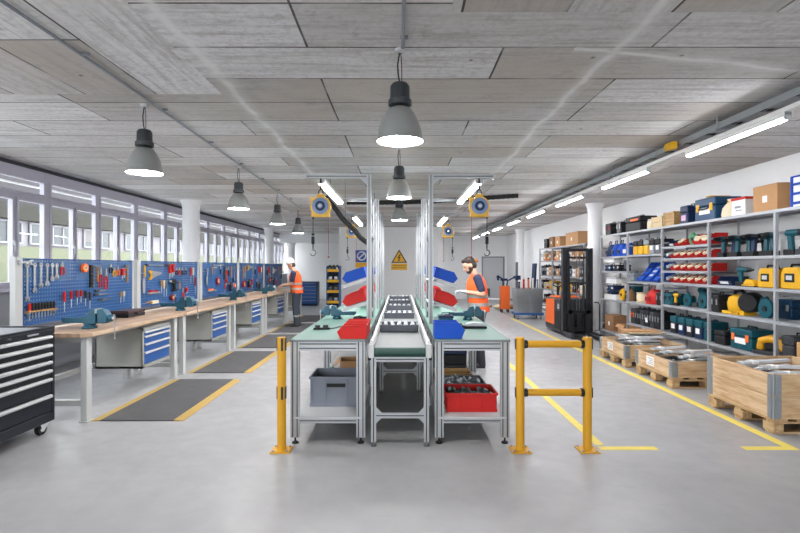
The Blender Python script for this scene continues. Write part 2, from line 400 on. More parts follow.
# window wall: modules 1.3 m, each with two casements below and a fanlight above
def window(k, y0):
    x0, x1 = XL - .06, XL + .02
    o = bpy.data.objects.new('window_%d' % k, None); C.objects.link(o); o['kind'] = 'structure'; o.location = (0, y0, 0)
    def B(name, mt, rects, bev=.004, par=None):
        m = MB()
        for r in rects: m.bx(*r)
        return m.build(name, mt, par or o, bev)
    B('window_frame', 'winframe', [(x0, x1, 0, .045, 1.285, 3.05), (x0, x1, 1.255, 1.3, 1.285, 3.05), (x0, x1 - .005, .045, 1.255, 2.91, 3.05), (x0, x1 - .005, .045, 1.255, 2.60, 2.66), (x0, x1 - .005, .045, 1.255, 1.285, 1.33), (x0 + .01, x1 - .01, .63, .67, 1.33, 2.6)])
    for a, b in ((.045, .63), (.67, 1.255)):
        s = B('sash', 'winframe', [(x0 + .02, x1 + .012, a, a + .04, 1.33, 2.6), (x0 + .02, x1 + .012, b - .04, b, 1.33, 2.6), (x0 + .02, x1 + .012, a + .04, b - .04, 1.33, 1.38), (x0 + .02, x1 + .012, a + .04, b - .04, 2.555, 2.6)])
        B('pane', 'glass', [(x0 + .04, x0 + .046, a + .04, b - .04, 1.38, 2.555)], 0, s)
        if a < .1: B('window_handle', 'lightgrey', [(x1 + .012, x1 + .03, b - .033, b - .005, 1.9, 1.97), (x1 + .03, x1 + .042, b - .027, b - .011, 1.82, 1.945)], .003, s)
    s = B('fanlight', 'winframe', [(x0 + .02, x1 + .012, .045, .085, 2.66, 2.91), (x0 + .02, x1 + .012, 1.215, 1.255, 2.66, 2.91), (x0 + .02, x1 + .012, .085, 1.215, 2.66, 2.695), (x0 + .02, x1 + .012, .085, 1.215, 2.875, 2.91)])
    B('pane', 'glass', [(x0 + .04, x0 + .046, .085, 1.215, 2.695, 2.875)], 0, s)
    return o
w1 = window(1, 7.77 - 1.3 * 2)
for k in range(1, 14):
    d = dup(w1, (0, 7.77 - 2.6 + 1.3 * k, 0)); d.name = 'window_%d' % (k + 1)
# outside: pavement, a bar standing in for the bright fanlight line, the building across the street
struct('pavement_ground', MB().bx(-40, XL - .2, -5, 90, -.6, -.4), 'pale_paving')  # paving made pale to bounce daylight up to the ceiling
m = MB(); m.bx(-5.66, -5.60, 4.5, 24, 2.815, 2.835)
o = m.build('bright_line_bar', 'white_rail'); tag(o, 'long white bar standing in for the bright line along the window fanlights', 'rail')
FX = -16
b = thing('street_building', 'pale building across the street seen through the window wall', 'building', (FX, 0, 0))
m = MB(); m.bx(-6, -.06, -2, 86, -.4, 6.4); m.build('facade_wall', 'facade_cream', b)
for i, (za, zb, mt) in enumerate(((-.4, .9, 'facade_olive'), (.9, 2.45, 'facade_green'), (3.55, 4.2, 'facade_olive'), (4.2, 6.2, 'facade_mauve'), (6.2, 6.5, 'facade_olive'))):
    MB().bx(-.08, .04 if mt != 'facade_olive' else .25, -2, 86, za, zb).build('spandrel_band', mt, b)
y = 0
while y < 84:
    wd = R.choice([1.5, 2.2, 2.8]); f = MB(); f.bx(-.05, .02, y, y + wd, 2.6, 3.45); o = f.build('facade_window', 'facade_glass', b)
    g = MB(); n = max(2, round(wd / .75))
    for k in range(n + 1): g.bx(.0, .06, y + wd * k / n - .03, y + wd * k / n + .03, 2.55, 3.5)
    g.bx(.0, .06, y, y + wd, 3.44, 3.5); g.bx(.0, .06, y, y + wd, 2.55, 2.62); g.build('facade_window_frame', 'facade_white', o)
    if R.random() < .7:
        q = MB(); kk = R.randrange(n); q.bx(.0, .03, y + wd * kk / n + .03, y + wd * (kk + 1) / n - .03, 2.62 + R.random() * .4, 3.45); q.build('roller_blind', 'blind', o)
    y += wd + R.choice([.5, .9, 1.6])

# ------------------------------------------------------------------ floor markings and mats
def strip(name, x0, x1, y0, y1, label):
    o = MB().bx(x0, x1, y0, y1, 0.0, .002).build(name, 'lineyellow'); tag(o, label, 'floor marking'); return o
strip('floor_line', 1.75, 1.83, 4.48, 8.6, 'yellow floor line running back beside the yellow barrier')
strip('floor_line', 3.40, 3.49, 4.36, 15.5, 'long yellow floor line along the wooden pallets')
strip('floor_line', 1.75, 2.26, 4.36, 4.44, 'short yellow cross line at the foot of the barrier line')
strip('floor_line', 3.02, 3.40, 4.36, 4.44, 'short yellow cross line joining the pallet line')
MATY = [5.17, 7.5, 9.8, 12.1, 14.4]
for i, y in enumerate(MATY):
    t = thing('floor_mat', 'dark grey anti-fatigue mat with yellow edges before the %s workbench from the tool cabinet' % ORD[i], 'mat', (-2.72, y, 0), 0, 'mats along the workbenches')
    L = 1.88
    m = MB(); m.prism([(-.38, 0), (.38, 0), (.38, .014), (-.38, .014)], (0, 0, 0), (1, 0, 0), (0, 0, 1), (0, L, 0)); m.build('rubber_field', 'rubber_mat', t, .003)
    for sgn in (-1, 1):
        m = MB(); m.prism([(.38 * sgn, 0), (.48 * sgn, 0), (.48 * sgn, .003), (.38 * sgn, .0135)], (0, 0, 0), (1, 0, 0), (0, 0, 1), (0, L, 0)); m.build('yellow_edge', 'mat_yellow', t)

# ------------------------------------------------------------------ lights and ceiling services
def pendant(x, y, label):
    t = thing('pendant_lamp', label, 'lamp', (x, y, 2.46), 0, 'industrial pendant lamps')
    m = MB(); m.lathe([(0, .236), (.055, .235), (.075, .225), (.105, .185), (.132, .13), (.15, .07), (.158, .015), (.163, 0), (.158, .001), (.148, .04), (.128, .12), (.1, .175), (.055, .21)], n=36); m.build('shade', 'lampgrey', t)
    m = MB(); m.lathe([(0, .02), (.154, .02), (.154, .014), (0, .014)], n=32); m.build('diffuser', 'lampglow', t)
    m = MB(); m.lathe([(0, .238), (.05, .238), (.078, .25), (.08, .285), (.068, .292), (.066, .38), (.052, .40), (0, .402)], n=24)
    for k in range(10):
        a = 2 * PI * k / 10; m.box((.074 * math.cos(a), .074 * math.sin(a), .262), (.012, .008, .03), (0, 0, a))
    m.build('ballast_housing', 'lampcap', t)
    m = MB(); m.tube([(0, 0, .40), (-.012, 0, .46), (-.016, 0, .53), (-.006, 0, .60), (0, 0, .635)], .005); m.tube([(.012, 0, .40), (.012, 0, .52), (.004, 0, .635)], .003); m.build('cord', 'black', t)
    m = MB(); m.lathe([(0, .639), (.035, .639), (.038, .636), (.036, .618), (.012, .612), (0, .612)], n=16); m.build('ceiling_rose', 'lightgrey', t)
    return t
pl = pendant(0, 3.45, 'grey pendant lamp over the conveyor, largest and first of the middle row')
dup(pl, (-.01, 6.3, 2.46), label='grey pendant lamp over the conveyor, second of the middle row')
dup(pl, (-.01, 9.35, 2.46), label='grey pendant lamp over the conveyor, last of the middle row')
for i, (x, y) in enumerate(((-2.36, 4.62), (-2.42, 7.5), (-2.5, 10.2), (-2.64, 12.95))):
    dup(pl, (x, y, 2.46), label='grey pendant lamp above the window benches, %s of its row from the camera' % ORD[i])
m = MB(); m.tube([(-2.2, .2, 3.085), (-2.24, 4.0, 3.085), (-2.36, 8, 3.085), (-2.54, 12.9, 3.085)], .011)
for k in range(10): m.box((-2.2 - .033 * max(0, k - 2), 1 + k * 1.25, 3.09), (.05, .02, .018))
tag(m.build('conduit_pipe', 'grey'), 'grey conduit along the ceiling above the window-side lamp row', 'conduit')
m = MB(); m.tube([(.03, -.5, 3.085), (.02, 3.39, 3.085)], .012)
for k in range(4): m.box((.028, .4 + k * .95, 3.09), (.05, .02, .018))
tag(m.build('conduit_pipe', 'grey'), 'grey conduit on the ceiling ending at the largest middle lamp', 'conduit')

# cable tray, white trunking and LED battens on the shelving side
m = MB(); TX = 3.27
for sx in (-1, 1): m.bx(TX + sx * .085 - .003, TX + sx * .085 + .003, 1.2, 20.5, 2.975, 3.04)
for k in range(49): m.bx(TX - .085, TX + .085, 1.25 + k * .4, 1.55 + k * .4, 2.975, 2.98)
t = thing('cable_tray', 'galvanised cable tray under the ceiling on the shelving side', 'cable tray')
m.build('tray', 'galv', t)
m = MB(); m.tube([(TX - .03, 1.2, 3.0), (TX - .02, 9, 3.0), (TX - .03, 20.4, 3.0)], .012); m.tube([(TX + .03, 1.2, 2.995), (TX + .035, 20.4, 2.995)], .009); m.build('cable', 'charcoal', t)
for k in range(8):
    m = MB(); m.cyl((TX - .1, 2.6 + k * 2.4, 2.93), (TX - .1, 2.6 + k * 2.4, 3.1), .006, n=8); m.cyl((TX + .1, 2.6 + k * 2.4, 2.93), (TX + .1, 2.6 + k * 2.4, 3.1), .006, n=8); m.bx(TX - .13, TX + .13, 2.58 + k * 2.4, 2.62 + k * 2.4, 2.95, 2.974)
    m.build('hanger', 'galv', t)
o = MB().bx(TX - .035, TX + .035, 1.2, 22.5, 2.905, 2.945).build('light_trunking', 'white_rail', None, .004); tag(o, 'long white trunking that carries the LED battens on the shelving side', 'light trunking')
o = MB().box((3.13, 5.78, 2.99), (.07, .16, .08)).build('junction_box', 'toolyellow', None, .006); tag(o, 'small yellow box fixed to the cable tray', 'junction box')
def batten(L, label, loc, group, wd=.06):
    t = thing('led_batten', label, 'light', loc, 0, group)
    m = MB(); m.bx(-wd / 2, wd / 2, 0, L, .02, .05); m.bx(-wd / 2 - .003, -wd * .48, 0, L, .004, .05); m.bx(wd * .48, wd / 2 + .003, 0, L, .004, .05); m.build('mounting_channel', 'white_rail', t, .004)
    m = MB(); m.prism([(-wd * .47, .02), (-wd * .46, .0), (-wd * .3, -.014), (wd * .3, -.014), (wd * .46, .0), (wd * .47, .02)], (0, .02, 0), (1, 0, 0), (0, 0, 1), (0, L - .04, 0)); m.build('diffuser', 'led', t)
    for yy in (0, L - .02):
        m = MB(); m.bx(-wd * .5, wd * .5, yy, yy + .02, -.016, .05); m.build('end_cap', 'lightgrey', t)
    return t
b0 = batten(1.47, 'LED batten under the shelving-side trunking, first and largest of its row', (TX, 4.21, 2.855), 'LED battens under the trunking')
for k in range(1, 8): dup(b0, (TX, 4.21 + 2.36 * k, 2.855), label='LED batten under the shelving-side trunking, %s of its row from the camera' % ORD[k])  # last two battens are added to brighten the far end

# black flexible hoses
def wob(p0, p1, n, a, sag=0):
    p0, p1 = V(p0), V(p1); out = []
    for i in range(n + 1):
        f = i / n; p = p0.lerp(p1, f); p.z += -sag * math.sin(PI * f) + a * R.uniform(-1, 1); p.x += a * R.uniform(-1, 1); out.append(p)
    return out
for lab, pa, pb, n, r, sg, hs in (('thick black flexible hose slung under the ceiling across the conveyor', (-1.1, 10.2, 2.9), (2.45, 10.2, 3.04), 12, .05, .03, (2, 6, 10)), ('black flexible hose sloping down from the ceiling behind the window-side balancers', (-1.22, 8.2, 2.75), (-.5, 8.45, 1.95), 9, .045, .05, (1, 4))):
    t = thing('flexible_hose', lab, 'hose'); pts = wob(pa, pb, n, .012, sg)
    m = MB(); cp = []; rr = []
    for i in range(len(pts) * 6 - 6):
        f = i / 6; k = int(f); cp.append(pts[k].lerp(pts[k + 1], f - k)); rr.append(r if i % 2 else r * .86)
    m.tube(cp, rr, 12)
    o = m.build('hose_wall', 'black', t)
    for k in hs: m = MB(); m.tube([pts[k] + V((0, 0, r)), V((pts[k].x, pts[k].y, H))], .006, 6); m.build('hanger', 'alu_dark', t)

# signs on the middle wall
t = thing('warning_sign', 'yellow high-voltage triangle sign with a text panel on the white middle wall', 'sign', (-.03, 18.985, 1.72))
m = MB(); m.prism([(-.3, .02), (.3, .02), (0, .53)], (0, 0, 0), (1, 0, 0), (0, 0, 1), (0, .008, 0)); m.build('black_triangle', 'black', t)
m = MB(); m.prism([(-.235, .055), (.235, .055), (0, .455)], (0, -.003, 0), (1, 0, 0), (0, 0, 1), (0, .003, 0)); m.build('yellow_triangle', 'sign_yellow', t)
m = MB(); m.prism([(.035, .36), (-.07, .2), (-.01, .205), (-.035, .12), (-.055, .125), (-.01, .07), (.02, .13), (.002, .13), (.05, .235), (-.005, .228), (.06, .335)], (0, -.006, 0), (1, 0, 0), (0, 0, 1), (0, .003, 0)); m.build('lightning_bolt', 'black', t)
m = MB(); m.bx(-.3, .3, 0, .008, -.25, -.01); m.build('text_panel', 'sign_yellow', t)
m = MB()
for r in range(2):
    x = -.25
    while x < .24:
        wd = R.uniform(.02, .05); m.bx(x, x + wd * .7, -.002, 0, -.1 - r * .08, -.075 - r * .08); x += wd
m.build('text_lines', 'facade_olive', t)
t = thing('mandatory_sign', 'blue square sign with white ring and slash above a yellow strip', 'sign', (-1.46, 18.985, 1.98))
m = MB(); m.bx(-.23, .23, 0, .008, -.22, .24); m.build('blue_plate', 'sign_blue', t)
m = MB(); m.lathe([(.13, 0), (.18, 0), (.18, .003), (.13, .003), (.13, 0)], (0, 0, .02), (PI / 2, 0, 0), n=28); m.box((0, -.0015, .02), (.28, .003, .055), (0, -.75, 0)); m.build('ring_symbol', 'white', t)
m = MB(); m.bx(-.23, .23, 0, .008, -.42, -.23); m.build('yellow_strip', 'sign_yellow', t)
# ------------------------------------------------------------------ roller tool cabinet by the camera
t = thing('tool_cabinet', 'black roller tool cabinet with seven silver-handled drawers beside the first workbench', 'cabinet', (-3.34, 3.62, 0))
L = 1.22
m = MB(); m.bx(-.62, -.02, 0, L, .17, .955); m.bx(-.02, 0, 0, .045, .17, .955); m.bx(-.02, 0, L - .045, L, .17, .955); m.bx(-.62, 0, 0, L, .955, 1.0); m.bx(-.02, 0, 0, L, .12, .21)
m.bx(-.62, -.02, 0, L, .12, .17)
m.build('carcass', 'navy_case', t, .006)
m = MB(); m.bx(-.62, -.59, 0, L, 1.0, 1.025); m.bx(-.03, 0, 0, L, 1.0, 1.025); m.bx(-.59, -.03, 0, .03, 1.0, 1.025); m.bx(-.59, -.03, L - .03, L, 1.0, 1.025); m.build('top_rim', 'navy_case', t, .004)
MB().bx(-.59, -.03, .03, L - .03, 1.0, 1.012).build('top_mat', 'grey', t)
zs = [.95, .868, .787, .706, .625, .543, .385, .215]
for a, b in zip(zs, zs[1:]):
    dr = MB().bx(-.02, -.002, .05, L - .05, b + .008, a - .004).build('drawer', 'navy_case', t, .003)
    m = MB(); m.prism([(0, 0), (.022, -.004), (.026, -.016), (.02, -.03), (.012, -.03), (.012, -.014), (0, -.012)], (-.002, .06, a - .006), (1, 0, 0), (0, 0, 1), (0, L - .12, 0)); m.build('drawer_handle', 'lightgrey', dr)
m = MB(); m.cyl((-.001, L * .54, .975), (.01, L * .54, .975), .011); m.build('lock', 'chrome', t)
m = MB(); m.bx(0, .003, L - .36, L - .22, .968, .984); m.build('badge', 'grey', t)
for yy in (.08, L - .08):
    for xx in (-.08, -.54):
        m = MB(); m.cyl((xx - .02, yy, .06), (xx + .02, yy, .06), .0598, n=24); c = m.build('caster', 'rubber', t)
        m = MB(); m.cyl((xx - .024, yy, .06), (xx + .024, yy, .06), .035, n=16); m.prism([(-.03, 0), (.03, 0), (.05, .06), (-.05, .06)], (xx - .034, yy, .06), (0, 1, 0), (0, 0, 1), (.006, 0, 0)); m.prism([(-.03, 0), (.03, 0), (.05, .06), (-.05, .06)], (xx + .028, yy, .06), (0, 1, 0), (0, 0, 1), (.006, 0, 0)); m.build('caster_fork', 'chrome', c)

# ------------------------------------------------------------------ workbenches along the windows
def bench(label, loc):
    t = thing('workbench', label, 'workbench', loc, 0, 'workbenches along the window wall'); L = 2.24
    m = MB(); m.prism([(-.39, .0), (.31, 0), (.39, .07), (.39, L), (-.39, L)], (0, 0, .875), (1, 0, 0), (0, 1, 0), (0, 0, .045)); m.build('worktop', 'benchtop', t, .004)
    for y in (.05, L - .19):
        for x in (.31, -.36):
            m = MB(); m.bx(x - .03, x + .035, y, y + .09, 0.012, .875); m.bx(x - .045, x + .05, y - .01, y + .1, 0, .012); m.build('leg', 'leg_white', t, .005)
        for zr in (.16, .815): MB().bx(-.33, .28, y + .02, y + .07, zr, zr + .06).build('side_rail', 'leg_white', t, .003)
    MB().bx(-.38, -.35, .14, L - .19, .30, .36).build('rear_rail', 'leg_white', t, .003)
    MB().bx(.25, .30, .14, L - .19, .83, .875).build('apron', 'cab_grey', t, .003)
    y0, y1, z0, z1 = 1.17, 1.93, .32, .83
    m = MB(); m.bx(-.25, .335, y0, y0 + .02, z0, z1); m.bx(-.25, .335, y1 - .02, y1, z0, z1); m.bx(-.25, -.23, y0, y1, z0, z1); m.bx(-.25, .335, y0, y1, z0, z0 + .03); m.bx(-.25, .335, y0, y1, z1 - .02, z1); m.bx(.32, .345, y0, y1, z0, z0 + .04); m.bx(.32, .345, y0, y0 + .035, z0, z1); m.bx(.32, .345, y1 - .035, y1, z0, z1); m.bx(.32, .345, y0, y1, z1 - .045, z1)
    d = m.build('drawer_unit', 'cab_grey', t, .003)
    zz = [z1 - .047, z1 - .105, z1 - .205, z1 - .31, z0 + .042]
    for a, b in zip(zz, zz[1:]):
        MB().bx(.2, .34, y0 + .04, y1 - .04, b + .005, a).build('drawer', 'drawerblue', d, .003)
        m = MB(); m.prism([(0, 0), (.02, -.003), (.022, -.022), (.016, -.022), (.012, -.012), (0, -.01)], (.34, y0 + .045, a - .002), (1, 0, 0), (0, 0, 1), (0, y1 - y0 - .09, 0)); m.build('drawer_handle', 'lightgrey', d)
    return t
BY = [5.08 + 2.285 * k for k in range(5)]
bn = bench('workbench with beech top and blue drawers, first along the windows beside the black tool cabinet', (-3.56, BY[0], 0))
for k in range(1, 5):
    dup(bn, (-3.56, BY[k], 0), label='workbench with beech top and blue drawers, %s along the windows from the tool cabinet' % ('last' if k == 4 else ORD[k]))

def vise(label, loc, rz, group=None, s=1):
    t = thing('bench_vise', label, 'vise', loc, rz, group)
    m = MB(); m.lathe([(0, 0), (.075, 0), (.075, .018), (.06, .03), (.05, .06), (0, .06)], (0, .05, 0), n=20)
    for a in (-1, 1): m.cyl((a * .085, .05, 0), (a * .085, .05, .02), .028)
    m.prism([(-.06, .05), (.07, .05), (.1, .09), (.1, .13), (.03, .15), (.01, .2), (-.06, .215), (-.06, .14)], (-.055, .02, 0), (0, 1, 0), (0, 0, 1), (.11, 0, 0))
    m.bx(-.04, .04, .02, .33, .06, .115); m.box((0, .3, .095), (.07, .09, .045))
    m.build('fixed_jaw', 'viseteal', t, .006)
    m = MB(); m.prism([(-.055, .2), (-.085, .215), (-.125, .205), (-.16, .15), (-.165, .09), (-.14, .055), (-.06, .06)], (-.055, 0, 0), (0, 1, 0), (0, 0, 1), (.11, 0, 0)); m.cyl((0, -.15, .11), (0, -.2, .11), .038, n=18); m.build('moving_jaw', 'viseteal', t, .008)
    m = MB(); m.bx(-.065, .065, -.046, -.039, .165, .217); m.bx(-.065, .065, -.06, -.05, .165, .214); m.build('jaw_plate', 'steel', t, .002)
    m = MB(); m.cyl((0, -.2, .11), (0, -.225, .11), .022); m.cyl((.005, -.213, .135), (.012, -.213, -.11), .007, n=10); m.ball((.004, -.213, .14), .012, 10); m.ball((.012, -.213, -.115), .012, 10); m.build('clamp_handle', 'steel', t)
    return t
v0 = vise('teal bench vise on the first workbench, handle hanging over its front edge', (-3.36, 5.5, .922), LF, 'bench vises on the window benches')
for k, y in ((1, 7.72), (2, 10.15), (3, 12.55)):
    dup(v0, (-3.34, y, .922), label='teal bench vise on the %s workbench from the tool cabinet' % ORD[k])

t = thing('carry_case', 'slim black and maroon case lying on the first workbench under its pegboard', 'case', (-3.72, 6.83, .92), LF)
m = MB(); m.bx(-.22, .22, -.13, .13, 0, .045); m.build('lower_shell', 'black', t, .01)
m = MB(); m.bx(-.22, .22, -.13, .13, .047, .09); m.build('lid', mat('maroon', '#3b2429', .4), t, .01)
m = MB(); m.tube([(-.06, -.13, .05), (-.06, -.165, .05), (.06, -.165, .05), (.06, -.13, .05)], .008); m.build('handle', 'black', t)

# ------------------------------------------------------------------ pegboards with tools
PY = [5.16, 7.5, 9.83, 12.1, 14.36]
def pegboard(label, loc):
    t = thing('pegboard', label, 'pegboard', loc, 0, 'blue pegboards above the benches')
    m = MB(); m.bx(-.004, 0, 0, 2.08, 1.0, 1.68); m.build('perforated_panel', 'pegboard', t)
    m = MB(); m.bx(-.022, 0, 0, 2.08, 1.67, 1.685); m.bx(-.022, 0, 0, 2.08, .985, 1.0); m.bx(-.022, 0, -.004, .0, .985, 1.685); m.bx(-.022, 0, 2.08, 2.084, .985, 1.685); m.build('edge_flange', 'drawerblue', t)
    for y, z in ((.01, 1.5), (2.068, 1.655), (.03, 1.04), (2.05, 1.04), (1.0, 1.02)): m = MB(); m.tube([(0, y, z), (.05, y, z), (.058, y, z + .015)], .004, 6); m.build('hook', 'steel', t)
    for y in (-.115, 2.09):
        m = MB(); m.bx(-.055, .005, y, y + (.10 if y < 0 else .04), .92, 1.70); m.build('post', 'leg_white', t, .004)
    return t
PX = -3.885
pb = pegboard('blue perforated tool board, first along the windows, with the row of spanners', (PX, PY[0], 0))
for k in range(1, 5): dup(pb, (PX, PY[k], 0), label='blue perforated tool board, %s along the windows from the tool cabinet' % ('last' if k == 4 else ORD[k]))

# tool kinds: local z hangs down from 0, x points out of the board, y along it
CACHE = {}
def t_spanner(t, L=.3, c='steel'):
    m = MB(); m.bx(.006, .016, -.011, .011, -L + .02, -.02)
    m.lathe([(.012, 0), (.026, 0), (.026, .012), (.012, .012), (.012, 0)], (.005, 0, -.02), (0, PI / 2, 0), n=16)
    m.prism([(-.03, -.012), (-.012, -.03), (-.012, -.002), (.012, -.002), (.012, -.03), (.03, -.012), (.026, .022), (0, .034), (-.026, .022)], (.005, 0, -L + .0), (0, 1, 0), (0, 0, 1), (.013, 0, 0))
    m.build('spanner_body', c, t, .002)
def t_screwdriver(t, c='red', L=.22):
    m = MB(); m.lathe([(0, 0), (.011, -.004), (.016, -.02), (.015, -L * .32), (.012, -L * .42), (.015, -L * .46), (.011, -L * .5), (0, -L * .5)], (.022, 0, 0), n=12); m.build('handle', c, t)
    m = MB(); m.cyl((.022, 0, -L * .49), (.022, 0, -L * .93), .0045, n=8); m.box((.022, 0, -L * .965), (.003, .009, L * .07)); m.build('blade', 'steel', t)
def t_pliers(t, c='red', L=.22):
    m = MB()
    for s in (-1, 1): m.tube([(.018, .006 * s, -L * .38), (.018, .026 * s, -L * .5), (.018, .03 * s, -L * .75), (.018, .022 * s, -L)], [.008, .0095, .0095, .008], 8)
    m.build('grips', c, t)
    m = MB()
    m.prism([(-.018, -L * .38), (.018, -L * .38), (.02, -L * .26), (.012, -L * .1), (.005, 0), (-.005, 0), (-.012, -L * .1), (-.02, -L * .26)], (.01, 0, 0), (0, 1, 0), (0, 0, 1), (.014, 0, 0)); m.cyl((.008, 0, -L * .3), (.028, 0, -L * .3), .009); m.build('jaws', 'galv', t, .002)
def t_hammer(t, c='handle_wood', L=.3):
    m = MB(); m.tube([(.03, 0, -.02), (.03, 0, -L * .5), (.03, 0, -L)], [.011, .012, .015], 10); m.build('handle', c, t)
    m = MB(); m.cyl((.03, -.065, -.012), (.03, -.02, -.012), .016); m.box((.03, 0, -.012), (.03, .045, .03)); m.prism([(0, -.016), (.05, -.004), (.05, .004), (0, .016)], (.018, .02, -.012), (0, 1, 0), (0, 0, 1), (.024, 0, 0)); m.build('head', 'alu_dark', t, .002)
def t_saw(t, c='toolyellow', L=.34):
    m = MB(); m.prism([(0, 0), (.09, .01), (.1, -.13), (.02, -.14), (.03, -.1), (.065, -.1), (.06, -.03), (.02, -.035)], (.008, 0, 0), (0, 1, 0), (0, 0, 1), (.022, 0, 0)); m.build('handle', c, t, .003)
    m = MB(); m.prism([(.08, 0), (.08 + L, -.02), (.08 + L, -.055), (.09, -.125)], (.016, 0, 0), (0, 1, 0), (0, 0, 1), (.002, 0, 0)); m.build('blade', 'steel', t)
def t_trowel(t, c='toolyellow', L=.3):
    m = MB(); m.tube([(.03, 0, 0), (.03, 0, -L * .42)], [.016, .013], 10); m.build('handle', c, t)
    m = MB(); m.prism([(-.03, 0), (.03, 0), (.045, -L * .3), (.03, -L * .55), (-.03, -L * .55), (-.045, -L * .3)], (.02, 0, -L * .45), (0, 1, 0), (0, 0, 1), (.003, 0, 0)); m.cyl((.028, 0, -L * .4), (.024, 0, -L * .5), .006); m.build('blade', 'galv', t)
def t_clamp(t, c='red', L=.2):
    m = MB(); m.bx(.01, .02, -.008, .008, -L, 0); m.cyl((.015, .05, -L * .85), (.015, .05, -L * .4), .006, n=8); m.build('bar', 'steel', t)
    m = MB(); m.bx(.005, .03, -.015, .065, -.045, -.01); m.bx(.005, .03, -.015, .065, -L * .62, -L * .45); m.bx(.0, .035, -.02, .02, -L * .62, -.01); m.build('clamp_arms', c, t, .004)
def t_tape(t, c='orange', r=.045):
    m = MB(); m.lathe([(r * .55, 0), (r, 0), (r, .035), (r * .55, .035), (r * .55, 0)], (.006, 0, -r), (0, PI / 2, 0), n=22); m.build('roll', c, t, .003)
    m = MB(); m.lathe([(r * .3, 0), (r * .54, 0), (r * .54, .037), (r * .3, .037), (r * .3, 0)], (.006, 0, -r), (0, PI / 2, 0), n=18); m.build('core', 'tape', t)
def t_rod(t, c='charcoal', L=.5):
    m = MB(); m.cyl((.022, 0, -.01), (.022, L * .75, -.01), .008); m.build('shaft', 'galv', t)
    m = MB(); m.cyl((.022, L * .72, -.01), (.022, L, -.01), .013); m.cyl((.022, -.02, -.01), (.022, .03, -.01), .018); m.build('grip', c, t, .002)
def t_file(t, c='charcoal', L=.28):
    m = MB(); m.prism([(.08, -.012), (L, -.008), (L, .004), (.08, .01)], (.014, 0, -.01), (0, 1, 0), (0, 0, 1), (.006, 0, 0)); m.build('file_blade', 'chrome', t)
    m = MB(); m.tube([(.018, 0, -.01), (.018, .04, -.01), (.018, .09, -.01)], [.011, .014, .009], 10); m.build('handle', c, t)
def t_brush(t, c='cream', L=.3):
    m = MB(); m.tube([(.02, 0, -.02), (.02, L * .3, -.015), (.02, L * .45, -.02)], [.009, .013, .016], 10); m.build('handle', 'handle_wood', t)
    m = MB(); m.box((.024, L * .72, -.025), (.035, L * .56, .05)); m.build('bristles', c, t, .006)
def t_plane(t, c='red', L=.3):
    m = MB(); m.bx(.004, .05, 0, L, -.055, -.03); m.build('sole', 'galv', t, .003)
    m = MB(); m.prism([(.02, 0), (.06, .035), (.12, .03), (.2, .012), (.26, .03), (.28, 0)], (.01, 0, -.03), (0, 1, 0), (0, 0, 1), (.035, 0, 0)); m.build('body', c, t, .004)
def t_drill(t, c='black', L=.22):
    m = MB(); m.cyl((.035, .0, -.03), (.035, L * .62, -.03), .03, n=14); m.prism([(L * .3, 0), (L * .58, 0), (L * .66, -.14), (L * .4, -.14)], (.015, 0, -.04), (0, 1, 0), (0, 0, 1), (.04, 0, 0)); m.bx(.005, .065, L * .3, L * .75, -.2, -.17); m.build('housing', c, t, .005)
    m = MB(); m.cyl((.035, -.05, -.03), (.035, 0, -.03), .014, .02); m.build('chuck', 'galv', t)
def t_sockets(t, c='charcoal', L=.24):
    m = MB(); m.bx(.002, .018, -.03, .03, -L, 0); m.build('holder_rail', c, t, .003)
    for k in range(6):
        m = MB(); m.cyl((.018, 0, -.025 - k * (L - .04) / 5), (.045, 0, -.025 - k * (L - .04) / 5), .012 + .0012 * k); m.build('socket', 'alu_dark', t)
def t_square(t, c='handle_wood', L=.24):
    m = MB(); m.bx(.004, .022, 0, .03, -.16, 0); m.build('stock', c, t, .002)
    m = MB(); m.bx(.01, .013, .03, L, -.03, 0); m.build('rule', 'steel', t)
KINDS = dict(spanner=t_spanner, screwdriver=t_screwdriver, pliers=t_pliers, hammer=t_hammer, saw=t_saw, trowel=t_trowel, clamp=t_clamp, tape=t_tape, rod=t_rod, file=t_file, brush=t_brush, plane=t_plane, drill=t_drill, sockets=t_sockets, square=t_square)
NAMES = dict(spanner='spanner', screwdriver='screwdriver', pliers='pliers', hammer='hammer', saw='hand_saw', trowel='trowel', clamp='clamp', tape='tape_roll', rod='torque_wrench', file='hand_file', brush='bench_brush', plane='hand_plane', drill='power_drill', sockets='socket_holder', square='try_square')
CATS = dict(spanner='wrench', rod='wrench', saw='saw', tape='tape', file='file', brush='brush', plane='plane', drill='drill', sockets='tool holder', square='square')
BOARD = ['%s on the first tool board', '%s on the second tool board', '%s on the third tool board', '%s on the fourth tool board', '%s on the last tool board by the window']
def peg(k, kind, px, py, desc, c=None, L=None, tilt=0):
    Y = -PX * 500 / (400 - px); z = 1.6 - (py - 266.5) * Y / 500
    key = (kind, c, L); loc = (PX + .003, Y, z); lab = BOARD[k] % desc
    if key in CACHE: return dup(CACHE[key], loc, label=lab, rot=(tilt, 0, 0))
    t = thing(NAMES[kind], lab, CATS.get(kind, NAMES[kind].replace('_', ' ')), loc, rot=(tilt, 0, 0)); t['group'] = 'hand tools on the pegboards'
    a = {}
    if c: a['c'] = c
    if L:
        a['r' if kind == 'tape' else 'L'] = L
    KINDS[kind](t, **a); CACHE[key] = t; return t
B = 0
for i, (px, y0, L, wd) in enumerate(((25.9, 263, .37, 'largest silver spanner, first of the hanging row'), (33.4, 262.5, .29, 'second silver spanner of the hanging row'), (39.7, 262.5, .24, 'third silver spanner of the hanging row'), (46, 263, .22, 'fourth silver spanner of the hanging row'), (51, 263, .17, 'fifth silver spanner of the hanging row'), (55.6, 263, .15, 'smallest silver spanner, last of the hanging row'))):
    peg(B, 'spanner', px, y0 + .6, wd, L=L)
